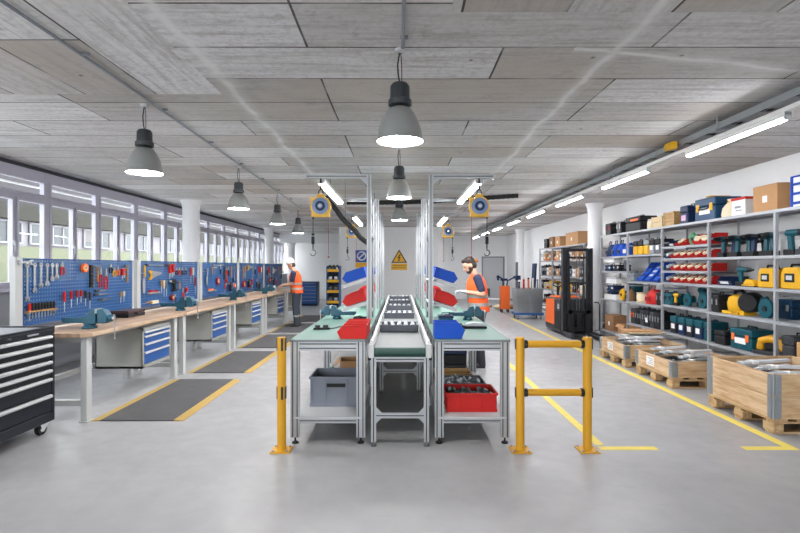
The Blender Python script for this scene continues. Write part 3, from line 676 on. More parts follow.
peg(B, 'spanner', 17, 262.3, 'silver spanner hung crosswise above the spanner row', L=.18, tilt=PI / 2)
peg(B, 'pliers', 60.5, 262, 'small red pliers beside the smallest spanner', 'red', .15)
peg(B, 'tape', 82.5, 263.5, 'orange tape roll', 'orange', .055)
peg(B, 'sockets', 90.3, 265, 'tall black socket holder', 'black', .28)
peg(B, 'hammer', 95, 266, 'wooden-handled hammer with its head up', 'handle_wood', .2)
peg(B, 'pliers', 99.2, 266.5, 'long red-gripped pliers, first of the central pair,', 'red', .27)
peg(B, 'pliers', 104.6, 268, 'long red-gripped pliers, second of the central pair,', 'red', .28)
peg(B, 'pliers', 109.3, 264, 'small black pliers near the top edge', 'black', .12)
peg(B, 'pliers', 113, 267, 'small yellow pliers near the top edge', 'toolyellow', .13)
peg(B, 'pliers', 116.5, 266, 'small orange pliers near the top edge', 'orange', .13)
peg(B, 'clamp', 121, 268, 'red bar clamp near the far top corner', 'red', .16)
peg(B, 'hammer', 125, 265, 'short hammer with brown handle at the far edge', 'handle_wood', .24)
for i, (px, y0, c, L, ds) in enumerate(((62.3, 291.5, 'red', .24, 'longest red screwdriver of the lower row'), (69.3, 290.5, 'red', .2, 'second red screwdriver of the lower row'), (75.2, 290, 'darkred', .18, 'dark red screwdriver of the lower row'), (79, 290, 'red', .15, 'shortest red screwdriver of the lower row'), (83.6, 290.5, 'black', .19, 'slim black screwdriver of the lower row'), (88, 291.5, 'charcoal', .22, 'thick charcoal screwdriver of the lower row'))):
    peg(B, 'screwdriver', px, y0, ds, c, L)
for i, (px, y0, L, ds) in enumerate(((93.5, 290, .22, 'upper'), (92.5, 294, .32, 'middle'), (97, 299, .3, 'lower'))):
    peg(B, 'file', px, y0, '%s one of three silver files lying level' % ds, 'charcoal', L)
peg(B, 'screwdriver', 119, 291.5, 'light wooden-handled screwdriver', 'handle_wood', .16)
peg(B, 'screwdriver', 122.2, 291, 'cream-handled awl', 'cream', .15)
# wooden strip with short screwdrivers standing in it
Yr = -PX * 500 / 376
t = thing('screwdriver_rack', 'wooden strip rack holding short screwdrivers low on the first tool board', 'rack', (PX + .003, Yr, 1.6 - 46.5 * Yr / 500))
m = MB(); m.bx(0, .05, 0, .44, 0, .018); m.build('strip', 'handle_wood', t, .002)
m = MB(); m.bx(0, .04, .02, .03, -.04, 0); m.bx(0, .04, .41, .42, -.04, 0); m.build('bracket', 'steel', t)
for k in range(9):
    q = thing('screwdriver', '%s screwdriver standing in the wooden strip rack%s' % ('red-handled' if k == 0 else 'short black-handled', ''), 'screwdriver', (PX + .008, Yr + .035 + k * .046, t.location.z + .1), 0, 'screwdrivers in the strip rack')
    t_screwdriver(q, 'red' if k == 0 else 'black', .17 if k else .19)
B = 1
peg(B, 'trowel', 142.3, 265.5, 'yellow-handled trowel', 'toolyellow', .42)
peg(B, 'rod', 145, 264.5, 'long torque wrench along the top edge', 'charcoal', .78)
peg(B, 'saw', 147, 271, 'yellow-handled hand saw', 'toolyellow', .34)
peg(B, 'clamp', 168.6, 263.5, 'first red bar clamp of the top pair', 'red', .26)
peg(B, 'clamp', 171.6, 263.5, 'second red bar clamp of the top pair', 'red', .24)
for i, (px, c, ds) in enumerate(((175.4, 'black', 'black-gripped pliers under the top edge'), (178.2, 'red', 'red-gripped pliers under the top edge'), (181.2, 'charcoal', 'charcoal-gripped pliers under the top edge'), (184.6, 'darkblue', 'blue-gripped pliers under the top edge'))):
    peg(B, 'pliers', px, 267.5, ds, c, .13)
peg(B, 'screwdriver', 189.5, 267.5, 'thick red screwdriver near the far edge', 'red', .3)
peg(B, 'screwdriver', 192, 267.5, 'pale-handled screwdriver near the far edge', 'cream', .28)
peg(B, 'screwdriver', 194, 277, 'long dark red screwdriver at the far lower edge', 'darkred', .34)
peg(B, 'plane', 146.5, 290.5, 'red-bodied hand plane', 'red', .34)
peg(B, 'brush', 144.8, 301.5, 'cream bench brush under the plane', 'cream', .36)
for i, (px, c, ds) in enumerate(((160.2, 'handle_wood', 'wooden-handled chisel, first of three'), (162.6, 'cream', 'cream-handled chisel, second of three'), (165, 'alu_dark', 'grey-handled chisel, third of three'))):
    peg(B, 'screwdriver', px, 280, ds, c, .28 if i else .22)
peg(B, 'drill', 169, 279.5, 'black pistol drill', 'black', .24)
peg(B, 'hammer', 177.8, 281, 'small hammer beside the black drill', 'handle_wood', .14)
peg(B, 'pliers', 182, 288, 'upright red-gripped pliers, middle of the board,', 'red', .2)
peg(B, 'clamp', 185.2, 287, 'short red clamp beside the upright pliers', 'red', .14)
peg(B, 'tape', 171, 294.5, 'dark red tape roll near the lower edge', 'darkred', .05)
peg(B, 'pliers', 174, 294, 'black-gripped pliers near the lower edge', 'black', .13)
B = 2
def b3(lst, k):
    x0 = 400 + PX * 500 / PY[k]; x1 = 400 + PX * 500 / (PY[k] + 2.08)
    for kind, f, zf, ds, c, L in lst:
        px = x0 + (x1 - x0) * f; Y = -PX * 500 / (400 - px); z = 1.02 + .64 * zf
        peg(k, kind, px, 266.5 - (z - 1.6) * 500 / Y, ds, c, L)
b3([('trowel', .1, .85, 'steel trowel', 'galv', .34), ('square', .25, .9, 'wooden try square', 'handle_wood', .3), ('rod', .3, .97, 'grey torque wrench along the top edge', 'grey', .6), ('tape', .42, .55, 'dark red cable drum', 'darkred', .08), ('plane', .12, .2, 'orange and cream hand plane', 'orange', .42), ('sockets', .62, .92, 'black socket holder', 'black', .3),
    ('pliers', .68, .9, 'red-gripped pliers at the top', 'red', .2), ('pliers', .73, .9, 'black-gripped pliers at the top', 'black', .2), ('clamp', .66, .55, 'red clamp in the middle', 'red', .22), ('hammer', .8, .92, 'wooden hammer', 'handle_wood', .26), ('drill', .72, .35, 'black pistol drill', 'black', .22), ('screwdriver', .62, .3, 'red screwdriver low down', 'red', .22), ('screwdriver', .86, .5, 'black screwdriver', 'black', .22), ('spanner', .92, .9, 'silver spanner', 'steel', .3), ('file', .78, .1, 'level silver file', 'charcoal', .3), ('pliers', .5, .92, 'blue-gripped pliers', 'darkblue', .18), ('tape', .9, .3, 'orange tape roll', 'orange', .05)], 2)
b3([('hammer', .1, .92, 'wooden hammer', 'handle_wood', .3), ('trowel', .2, .9, 'yellow-handled trowel', 'toolyellow', .3), ('tape', .15, .35, 'red cable drum', 'red', .08), ('drill', .28, .4, 'black pistol drill', 'black', .24), ('saw', .3, .96, 'yellow-handled hand saw', 'toolyellow', .34), ('spanner', .52, .92, 'long silver spanner', 'steel', .34), ('spanner', .58, .92, 'short silver spanner', 'steel', .24), ('pliers', .64, .9, 'blue-gripped pliers', 'darkblue', .2), ('clamp', .5, .4, 'red clamp', 'red', .24), ('pliers', .7, .4, 'black-gripped pliers', 'black', .24),
    ('screwdriver', .78, .92, 'thick red screwdriver at the top', 'red', .34), ('screwdriver', .84, .9, 'dark red screwdriver at the top', 'darkred', .34), ('screwdriver', .9, .88, 'pale screwdriver at the top', 'cream', .3), ('drill', .74, .25, 'charcoal pistol drill', 'charcoal', .22), ('pliers', .42, .3, 'red-gripped pliers low down', 'red', .18)], 3)
b3([('pliers', .1, .9, 'black-gripped pliers', 'black', .24), ('clamp', .2, .9, 'red bar clamp', 'red', .3), ('spanner', .32, .93, 'silver spanner', 'steel', .3), ('trowel', .42, .9, 'steel trowel', 'galv', .34), ('saw', .45, .8, 'pale hand saw', 'cream', .34), ('tape', .25, .4, 'dark red cable drum', 'darkred', .08), ('drill', .4, .35, 'black pistol drill', 'black', .24), ('hammer', .75, .9, 'wooden hammer', 'handle_wood', .3), ('screwdriver', .85, .9, 'red screwdriver', 'red', .28), ('pliers', .65, .4, 'red-gripped pliers', 'red', .24), ('screwdriver', .92, .5, 'black screwdriver', 'black', .28)], 4)

# small things at the far end of the bench row
t = thing('glue_bottle', 'small white bottle on the fourth workbench in front of the helmeted worker', 'bottle', (-3.4, 13.55, .92))
m = MB(); m.lathe([(0, 0), (.04, 0), (.042, .01), (.042, .13), (.02, .16), (.015, .165), (0, .165)], n=18); m.build('bottle_body', 'white', t)
m = MB(); m.lathe([(.017, .165), (.017, .185), (.006, .22), (0, .22)], n=14); m.build('cap', 'darkblue', t)

# ------------------------------------------------------------------ blue drawer cabinet and tower rack at the back
t = thing('drawer_cabinet', 'blue steel drawer cabinet standing against the back wall behind the helmeted worker', 'cabinet', (-3.72, 20.6, 0))
m = MB(); m.bx(-.36, .36, -.28, .3, .06, .98); m.bx(-.34, .34, -.26, .28, 0, .06); m.build('carcass', 'darkblue', t, .006)
for k in range(6):
    q = MB().bx(-.33, .33, -.3, -.28, .1 + k * .142, .1 + k * .142 + .134).build('drawer', 'drawerblue', t, .004)
    m = MB(); m.bx(-.3, .3, -.318, -.3, .1 + k * .142 + .108, .1 + k * .142 + .126); m.build('drawer_handle', 'grey', q)
t = thing('tower_rack', 'narrow blue tower rack with yellow shelf edges behind the assembly table', 'rack', (-2.17, 16.4, 0))
for sx in (-1, 1):
    m = MB(); m.bx(sx * .2 - .018, sx * .2 + .018, -.2, .2, 0.0, 1.62); m.build('side_panel', 'drawerblue', t, .003)
m = MB(); m.bx(-.18, .18, .18, .2, .05, 1.62); m.build('back_panel', 'darkblue', t)
TZ = [.1, .44, .78, 1.12, 1.46]
for z in TZ:
    s = MB().bx(-.182, .182, -.2, .18, z - .02, z).build('shelf', 'drawerblue', t)
    MB().bx(-.19, .19, -.215, -.2, z - .035, z + .055).build('yellow_lip', 'toolyellow', s, .002)
for i, z in enumerate(TZ):
    for j in range(2 if i != 4 else 3):
        q = thing('tool_unit', 'black tool unit on the %s level of the blue tower rack' % ('lowest', 'second lowest', 'middle', 'second highest', 'top')[i], 'tool', (-.09 + j * .18 - 2.17 if i != 4 else -2.29 + j * .12, 16.36, z + .002), 0, 'black tool units on the %s tower level' % ('lowest', 'second lowest', 'middle', 'second highest', 'top')[i])
        h = .2 if i != 4 else .16; wq = .075 if i != 4 else .045
        m = MB(); m.bx(-wq, wq, -.13, .13, 0, h); m.bx(-wq * .5, wq * .5, -.1, .1, h, h + .03); m.build('case', 'black', q, .008)
        m = MB(); m.bx(-wq * .7, wq * .7, -.136, -.13, h * .3, h * .75); m.build('front_plate', R.choice(['midgrey', 'galv']), q)
# ------------------------------------------------------------------ assembly workstations: table, posts, arm and sloping bin shelves bolted together
def workstation(s, label, loc, arm):
    t = thing('assembly_workstation', label, 'workstation', loc); L = 2.05; xi, xo = .315 * s, .99 * s
    a, b = sorted((xi, xo))
    MB().bx(a, b, 0, L, .922, .94).build('worktop', 'worktop_green', t, .002)
    m = MB(); m.bx(a - .002, b + .002, -.003, 0, .92, .941); m.bx(xo - .001 * s, xo + .003 * s, 0, L, .92, .941); m.build('edge_band', 'alu_dark', t)
    for y in (.036, L - .036):
        for x in (xi + .04 * s, xo - .04 * s):
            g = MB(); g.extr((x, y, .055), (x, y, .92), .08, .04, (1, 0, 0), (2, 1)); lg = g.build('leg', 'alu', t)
            g = MB(); g.lathe([(0, 0), (.03, 0), (.032, .008), (.02, .018), (.008, .02), (.008, .055), (0, .055)], (x, y, 0), n=16); g.build('foot', 'black', lg)
        g = MB(); g.extr((xi + .08 * s, y, .88), (xo - .08 * s, y, .88), .08, .04, (0, 0, 1), (2, 1)); g.build('cross_rail', 'alu', t)
        g = MB(); g.extr((xi + .08 * s, y, .205), (xo - .08 * s, y, .205), .04, .04, (0, 0, 1)); g.build('cross_rail', 'alu', t)
    for x in (xi + .03 * s, xo - .03 * s):
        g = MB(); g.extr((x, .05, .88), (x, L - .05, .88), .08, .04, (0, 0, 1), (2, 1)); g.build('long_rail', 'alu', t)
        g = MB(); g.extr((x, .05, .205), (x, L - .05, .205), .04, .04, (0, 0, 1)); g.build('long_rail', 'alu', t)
    MB().bx(a + .03, b - .03, .01, L - .01, .226, .24).build('lower_shelf', 'lightgrey', t)
    # tall post with arm
    px, py, pz = .357 * s, 1.28, 2.66
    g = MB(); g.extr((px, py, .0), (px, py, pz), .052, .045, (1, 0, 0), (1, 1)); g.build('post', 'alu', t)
    g = MB(); g.extr((px, py + .24, .96), (px, py + .24, pz - .2), .03, .03, (1, 0, 0)); g.build('post', 'alu', t)
    g = MB(); g.extr((px + .03 * s, py, pz - .02), (px + arm * s, py, pz - .02), .045, .045, (0, 1, 0)); g.bx(px + arm * s - .004, px + arm * s + .004, py - .03, py + .03, pz - .06, pz + .012)
    g.prism([(0, 0), (.07, 0), (0, -.07)], (px + .03 * s, py - .004, pz - .045), (s, 0, 0), (0, 0, 1), (0, .008, 0)); g.build('arm', 'alu', t)
    for tz, tw in ((pz - .2, .04), (1.06, .03)): g = MB(); g.extr((px, py + .02, tz), (px, L, tz), tw, tw, (1, 0, 0)); g.build('tie_rail', 'alu', t)
    for z0 in (1.45, 1.18):               # sloping shelves for the bins
        g = MB(); th = .31 * s
        for k in range(2): g.box((px + .17 * s, py + .06 + k * .62, z0 - .05), (.28, .02, .03), (0, th, 0))
        g.box((px + .17 * s, py + .37, z0 - .03), (.28, .62, .012), (0, th, 0)); g.box((px + .302 * s, py + .37, z0 - .09), (.012, .62, .04), (0, th, 0)); g.bx(px - .02, px + .05 * s + .02, py + .05, py + .69, z0 - .02, z0 + .0)
        g.build('bin_shelf', 'lightgrey', t, .002)
    g = MB(); g.extr((px, L - .06, .0), (px, L - .06, pz - .2), .045, .045, (1, 0, 0)); g.build('post', 'alu', t)
    return t
WY = [4.5, 6.56, 8.62]; ST = {}
for s, sd in ((-1, 'window side'), (1, 'shelving side')):
    for k in range(3):
        ST[s, k] = workstation(s, '%s aluminium assembly workstation with green top on the %s of the conveyor' % (('first', 'middle', 'last')[k], sd), (0, WY[k], 0), (.72, .53, .72)[k])

# ------------------------------------------------------------------ storage bins
def bin_mesh(L, W, Hh, lip=.52, cut=.22):
    """open-front storage bin: length along -y (tip at the front), pivot at the middle of the base"""
    wl = .004; m = MB(); h = Hh; f = -L / 2
    sidep = [(L / 2, 0), (L / 2, h), (f + L * cut, h), (f, h * lip), (f + L * .12, 0)]
    for x in (-W / 2, W / 2 - wl): m.prism(sidep, (x, 0, 0), (0, 1, 0), (0, 0, 1), (wl, 0, 0))
    m.bx(-W / 2, W / 2, f + L * .12, L / 2, 0, wl); m.bx(-W / 2, W / 2, L / 2 - wl, L / 2, 0, h)
    m.prism([(f + L * .12, 0), (f, h * lip), (f + wl, h * lip), (f + L * .12 + wl, 0)], (-W / 2, 0, 0), (0, 1, 0), (0, 0, 1), (W, 0, 0))
    m.bx(-W / 2 - .006, -W / 2, f + L * cut, L / 2, h - .012, h); m.bx(W / 2, W / 2 + .006, f + L * cut, L / 2, h - .012, h); m.bx(-W / 2, W / 2, L / 2, L / 2 + .006, h - .012, h)
    return m
BINC = {}
def storage_bin(label, loc, rz, col, L=.3, W=.18, Hh=.14, group=None, tilt=0, content=None):
    key = (col, L, W, Hh, content); rot = (tilt, 0, rz)
    if key in BINC: return dup(BINC[key], loc, label=label, group=group, rot=rot)
    t = thing('storage_bin', label, 'bin', loc, rz, group, rot)
    bin_mesh(L, W, Hh, .3 if content else .52, .42 if content else .22).build('tub', col, t, .002)
    f_ = -L / 2; card = not content; ya, yb_ = f_ + L * .12 * (1 - .16 / .52), f_ + L * .12 * (1 - .44 / .52)
    m = MB(); card and m.prism([(ya - .003, Hh * .16), (yb_ - .003, Hh * .44), (yb_ + .001, Hh * .44), (ya + .001, Hh * .16)], (-W * .3, 0, 0), (0, 1, 0), (0, 0, 1), (W * .6, 0, 0)); card and m.build('label_card', 'paper', t)
    if content:
        m = MB()
        for k in range(14): m.box((R.uniform(-.36, .36) * W, R.uniform(-.36, .2) * L, Hh * .42 + R.uniform(0, .04)), (R.uniform(.03, .065),) * 3, (R.random() * 3, R.random() * 3, R.random() * 3))
        o = m.build('small_parts', content, t); o['kind'] = 'stuff'
    BINC[key] = t; return t
for s, sd, rz in ((-1, 'window side', RT), (1, 'shelving side', LF)):
    for z0, col, cn in ((1.45, 'brightblue', 'blue'), (1.18, 'red', 'red')):
        for ws in (0, 1):
            for k in range(3):
                storage_bin('%s bin, %s on the %s sloping shelf of the %s workstation, %s' % (cn, ORD[k], 'upper' if z0 > 1.3 else 'lower', ('first', 'middle')[ws], sd),
                            (s * (.357 + .165), WY[ws] + 1.28 + .15 + k * .215, z0 - .014), rz, col, .28, .19, .125, 'bins on the sloping racks', .31)
for k in range(3):
    storage_bin('red storage bin on the green worktop, %s of three in line beside the conveyor' % ORD[k], (-.44, 4.625 + k * .2, .941), RT, 'red', .27, .15, .125, 'red bins on the window-side worktop')
storage_bin('blue storage bin on the front corner of the green worktop', (.455, 4.66, .941), LF, 'brightblue', .28, .2, .15)
t = thing('tool_box', 'small dark teal box on the green worktop behind the blue bin', 'box', (.5, 5.5, .941))
m = MB(); m.bx(-.075, .075, -.1, .1, 0, .1); m.build('body', 'teal', t, .006)
m = MB(); m.bx(-.078, .078, -.103, .103, .101, .125); m.tube([(-.04, 0, .125), (-.04, 0, .15), (.04, 0, .15), (.04, 0, .125)], .006); m.build('lid', 'darkblue', t, .004)

dv = dup(v0, (-.83, 6.3, .941), RT, 'teal bench vise on the green worktop on the window side of the conveyor', 'vises on the assembly worktops')
dv2 = dup(v0, (.88, 6.2, .941), LF, 'teal bench vise on the green worktop in front of the bearded worker', 'vises on the assembly worktops')
dv.scale = dv2.scale = (.8, .8, .8)
t = thing('gauge_block', 'small black instrument with two dark knobs lying on the green worktop', 'instrument', (-.82, 5.25, .941))
m = MB(); m.bx(-.085, .085, -.03, .03, 0, .018); m.build('housing', 'black', t, .003)
for x in (-.045, .04):
    m = MB(); m.cyl((x, 0, .018), (x, 0, .045), .028, n=18); m.build('knob', 'charcoal', t, .003)
o = MB().tube([(-.73, 5.25, .95), (-.68, 5.32, .949), (-.66, 5.42, .949), (-.6, 5.5, .949)], .006).build('cable', 'alu_dark'); tag(o, 'grey cable lying beside the black instrument on the worktop', 'cable')
t = thing('hand_scanner', 'flat grey device with black base lying on the shelving-side worktop', 'device', (.8, 5.35, .941))
m = MB(); m.bx(-.12, .12, -.06, .06, 0, .025); m.build('base_plate', 'black', t, .004)
m = MB(); m.prism([(-.1, 0), (.1, 0), (.09, .03), (-.02, .04), (-.09, .025)], (0, -.05, .025), (1, 0, 0), (0, 0, 1), (0, .1, 0)); m.build('body', 'lightgrey', t, .004)
t = thing('air_wrench', 'black air tool lying on the worktop beside the flat grey device', 'tool', (.6, 5.3, .941), .4)
m = MB(); m.cyl((-.08, 0, .03), (.06, 0, .03), .028); m.prism([(-.02, 0), (.03, 0), (.02, -.12), (-.03, -.12)], (0, 0, .012), (1, 0, 0), (0, 1, 0), (0, 0, .035)); m.build('housing', 'black', t, .004)
m = MB(); m.cyl((.06, 0, .03), (.11, 0, .03), .014); m.build('drive', 'galv', t)
t = thing('air_wrench', 'black air tool on the window-side worktop under the red bins', 'tool', (-.5, 6.0, .941), 1.2)
m = MB(); m.cyl((-.08, 0, .035), (.06, 0, .035), .033); m.prism([(-.02, 0), (.03, 0), (.02, -.12), (-.03, -.12)], (0, 0, .012), (1, 0, 0), (0, 1, 0), (0, 0, .05)); m.build('housing', 'black', t, .004)
m = MB(); m.cyl((.06, 0, .035), (.11, 0, .035), .016); m.build('drive', 'galv', t)

# ------------------------------------------------------------------ crates under the worktops
def euro_box(name, label, loc, w, d, h, col, fill=None, fc='galv', rz=0):
    t = thing(name, label, 'crate', loc, rz); wl = .006; m = MB()
    m.bx(-w / 2, w / 2, -d / 2, d / 2, 0, .008)
    for s in (-1, 1):
        m.bx(-w / 2, w / 2, s * d / 2 - s * wl, s * d / 2, 0, h); m.bx(s * w / 2 - s * wl, s * w / 2, -d / 2, d / 2, 0, h)
    for s in (-1, 1):
        m.bx(-w / 2 - .012, w / 2 + .012, s * d / 2, s * (d / 2 + .012), h - .02, h); m.bx(s * w / 2, s * (w / 2 + .012), -d / 2, d / 2, h - .02, h)
        m.bx(-w / 2 - .004, w / 2 + .004, s * d / 2, s * (d / 2 + .005), 0, .03)
        for x in (-w / 2 + .012, w / 2 - .012, -w / 6 - .02, w / 6 + .02): m.bx(x - .006, x + .006, s * d / 2, s * (d / 2 + .008), 0, h - .02)
    m.build('tub', col, t, .002)
    if h > .2:
        m = MB(); m.bx(-.09, .09, -d / 2 - .012, -d / 2 - .0, h - .1, h - .065); m.build('grip_slot', 'black', t, .003)
    if fill:
        m = MB()
        for k in range(46): m.box((R.uniform(-.44, .44) * w, R.uniform(-.42, .42) * d, fill + R.uniform(-.03, .02)), (R.uniform(.03, .1), R.uniform(.02, .05), R.uniform(.02, .04)), (R.random() * 3, R.random() * .6, R.random() * 3))
        m.bx(-w / 2 + .01, w / 2 - .01, -d / 2 + .01, d / 2 - .01, .01, fill - .03)
        o = m.build('metal_parts', fc, t); o['kind'] = 'stuff'
    return t
t = euro_box('plastic_crate', 'large grey plastic crate on the lower shelf of the window-side workstation', (-.62, 5.06, .241), .5, .42, .29, 'box_grey')
o = MB().box((-.5, 5.14, .28), (.16, .1, .06), (0, 0, .4)).build('parts_pack', 'red', None, .01); tag(o, 'small red pack lying inside the large grey crate', 'pack'); o.location = (0, 0, -.0)
euro_box('plastic_crate', 'red plastic crate of metal parts on the lower shelf of the shelving-side workstation', (.67, 4.85, .241), .47, .36, .175, 'red', .13, 'alu_dark')
euro_box('plastic_crate', 'grey plastic crate of metal parts behind the red crate', (.64, 5.3, .241), .46, .36, .165, 'midgrey', .15)
euro_box('wooden_box', 'low brown wooden box behind the grey crate under the worktop', (.6, 5.75, .241), .4, .3, .16, 'woodbox')
for k, z in enumerate((.241, .42)):
    t = thing('parts_case', '%s black case of two stacked at the far end under the shelving-side worktop' % ('lower', 'upper')[k], 'case', (.6, 6.15, z))
    m = MB(); m.bx(-.2, .2, -.15, .15, 0, .12); m.build('body', 'black', t, .008); m = MB(); m.bx(-.203, .203, -.153, .153, .121, .175); m.build('lid', 'darkblue' if k else 'charcoal', t, .008)
def carton(label, loc, w, d, h, rz=0, col='carton', open_=False, tape=True, name='cardboard_box'):
    t = thing(name, label, 'box', loc, rz)
    if open_:
        m = MB(); m.bx(-w / 2, w / 2, -d / 2, d / 2, 0, .006)
        for s in (-1, 1): m.bx(-w / 2, w / 2, s * (d / 2 - .006), s * d / 2, 0, h); m.bx(s * (w / 2 - .006), s * w / 2, -d / 2, d / 2, 0, h)
        m.build('walls', col, t)
        m = MB()
        for s in (-1, 1): m.box((s * (w / 2 + .035), 0, h - .03), (.08, d, .005), (0, s * .85, 0)); m.box((0, s * (d / 2 + .03), h - .03), (w, .08, .005), (-s * .85, 0, 0))
        m.build('flaps', col, t)
    else:
        m = MB(); m.bx(-w / 2, w / 2, -d / 2, d / 2, 0, h); m.build('carton_body', col, t, .004)
        m = MB(); m.box((0, -d * .25 - .001, h + .004), (w * .998, d * .49, .004), (.02, 0, 0)); m.box((0, d * .25 + .001, h + .003), (w * .998, d * .49, .004), (-.012, 0, 0)); m.build('flaps', col, t)
    if tape and not open_:
        m = MB(); m.bx(-.04, .04, -d / 2 - .002, -d / 2, h * .35, h * .6); m.build('shipping_label', 'paper', t)
    return t
carton('open cardboard box on the lower shelf behind the large grey crate', (-.56, 5.95, .241), .3, .3, .26, .1, open_=True)
t = thing('spray_can', 'green can standing behind the large grey crate', 'can', (-.78, 5.72, .241))
m = MB(); m.lathe([(0, 0), (.033, 0), (.033, .2), (.02, .215), (0, .217)], n=16); m.build('can_body', 'green', t); m = MB(); m.lathe([(.018, .215), (.018, .25), (0, .252)], n=12); m.build('cap', 'white', t)

# ------------------------------------------------------------------ belt conveyor with grey parts trays
t = thing('belt_conveyor', 'long aluminium belt conveyor running down the middle between the workstations', 'conveyor')
C0, C1 = 4.42, 11.6
m = MB(); m.bx(-.225, .225, C0, C1, .872, .884); m.build('belt', 'belt', t)
for y in (C0, C1):
    m = MB(); m.cyl((-.225, y, .842), (.225, y, .842), .041, n=24); m.build('end_roller', 'belt_green', t)
for s in (-1, 1):
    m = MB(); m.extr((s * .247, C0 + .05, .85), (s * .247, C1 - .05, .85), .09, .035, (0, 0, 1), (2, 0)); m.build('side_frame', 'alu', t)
    m = MB(); m.tube([(s * .252, C0 + .02, .93), (s * .252, C1, .93)], .012, 8); m.bx(s * .252 - .013, s * .252 + .013, C0 + .02, C1, .918, .93)
    for k in range(8): m.bx(s * .262, s * .272, C0 + .15 + k, C0 + .18 + k, .85, .93)
    m.build('guide_rail', 'white', t)
    for y in (C0, C1):
        m = MB(); m.bx(s * .228, s * .275, y - .05, y + .07, .80, .92); m.cyl((s * .275, y, .845), (s * .282, y, .845), .018); m.build('bearing_block', 'leg_white', t, .005)
    m = MB(); m.bx(s * .235, s * .285, C0 + .02, C0 + .06, .765, .8); m.build('leg_bracket', 'black', t, .003)
for y in (4.46, 6.35, 8.25, 10.1, 11.5):
    for s in (-1, 1):
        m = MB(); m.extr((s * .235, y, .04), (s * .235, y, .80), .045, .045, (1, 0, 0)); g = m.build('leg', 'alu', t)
        m = MB(); m.lathe([(0, 0), (.026, 0), (.028, .008), (.01, .016), (.008, .04), (0, .04)], (s * .235, y, 0), n=14); m.build('foot', 'alu_dark', g)
    m = MB(); m.extr((-.212, y, .775), (.212, y, .775), .045, .045, (0, 0, 1)); m.build('cross_bar', 'alu', t)
    m = MB(); m.extr((-.212, y, .275), (.212, y, .275), .045, .045, (0, 0, 1))
    for s in (-1, 1): m.prism([(0, 0), (.05, 0), (0, .05)], (s * .212, y - .01, .2975), (-s, 0, 0), (0, 0, 1), (0, .02, 0)); m.prism([(0, 0), (.05, 0), (0, -.05)], (s * .212, y - .01, .2525), (-s, 0, 0), (0, 0, 1), (0, .02, 0))
    m.build('cross_bar', 'alu', t)
m = MB(); m.cyl((-.16, 6.1, .66), (.12, 6.1, .66), .07, n=18); m.bx(-.2, -.15, 6.0, 6.2, .58, .78); m.bx(.08, .13, 6.03, 6.17, .6, .8); m.build('drive_motor', 'charcoal', t, .004)
TRY = [5.62, 7.05, 8.35, 9.6, 10.9]
for k, y in enumerate(TRY):
    t = thing('parts_tray', '%s grey tray of wrapped parts riding on the conveyor belt' % (ORD[k] if k < 4 else 'last'), 'tray', (-.01, y, .885), 0, 'grey trays on the conveyor')
    m = MB(); W_, D_ = .205, .17; m.bx(-W_, W_, -D_, D_, 0, .01)
    for s in (-1, 1): m.bx(-W_, W_, s * D_ - s * .012, s * D_, 0, .075); m.bx(s * W_ - s * .012, s * W_, -D_, D_, 0, .075)
    for s in (-1, 1): m.bx(-W_ - .008, W_ + .008, s * D_, s * (D_ + .008), .06, .077)
    for x in (-.13, 0, .13): m.bx(x - .006, x + .006, -D_ - .008, -D_, .0, .06)
    m.build('tub', 'midgrey', t, .002)
    for j in range(5):
        m = MB(); m.box((-.15 + j * .075, R.uniform(-.02, .02), .06), (.055, .27, .05), (0, R.uniform(-.2, .2), R.uniform(-.12, .12)), (.7, .9)); m.build('wrapped_part', 'plastic_film' if j % 2 else 'galv', t, .01)

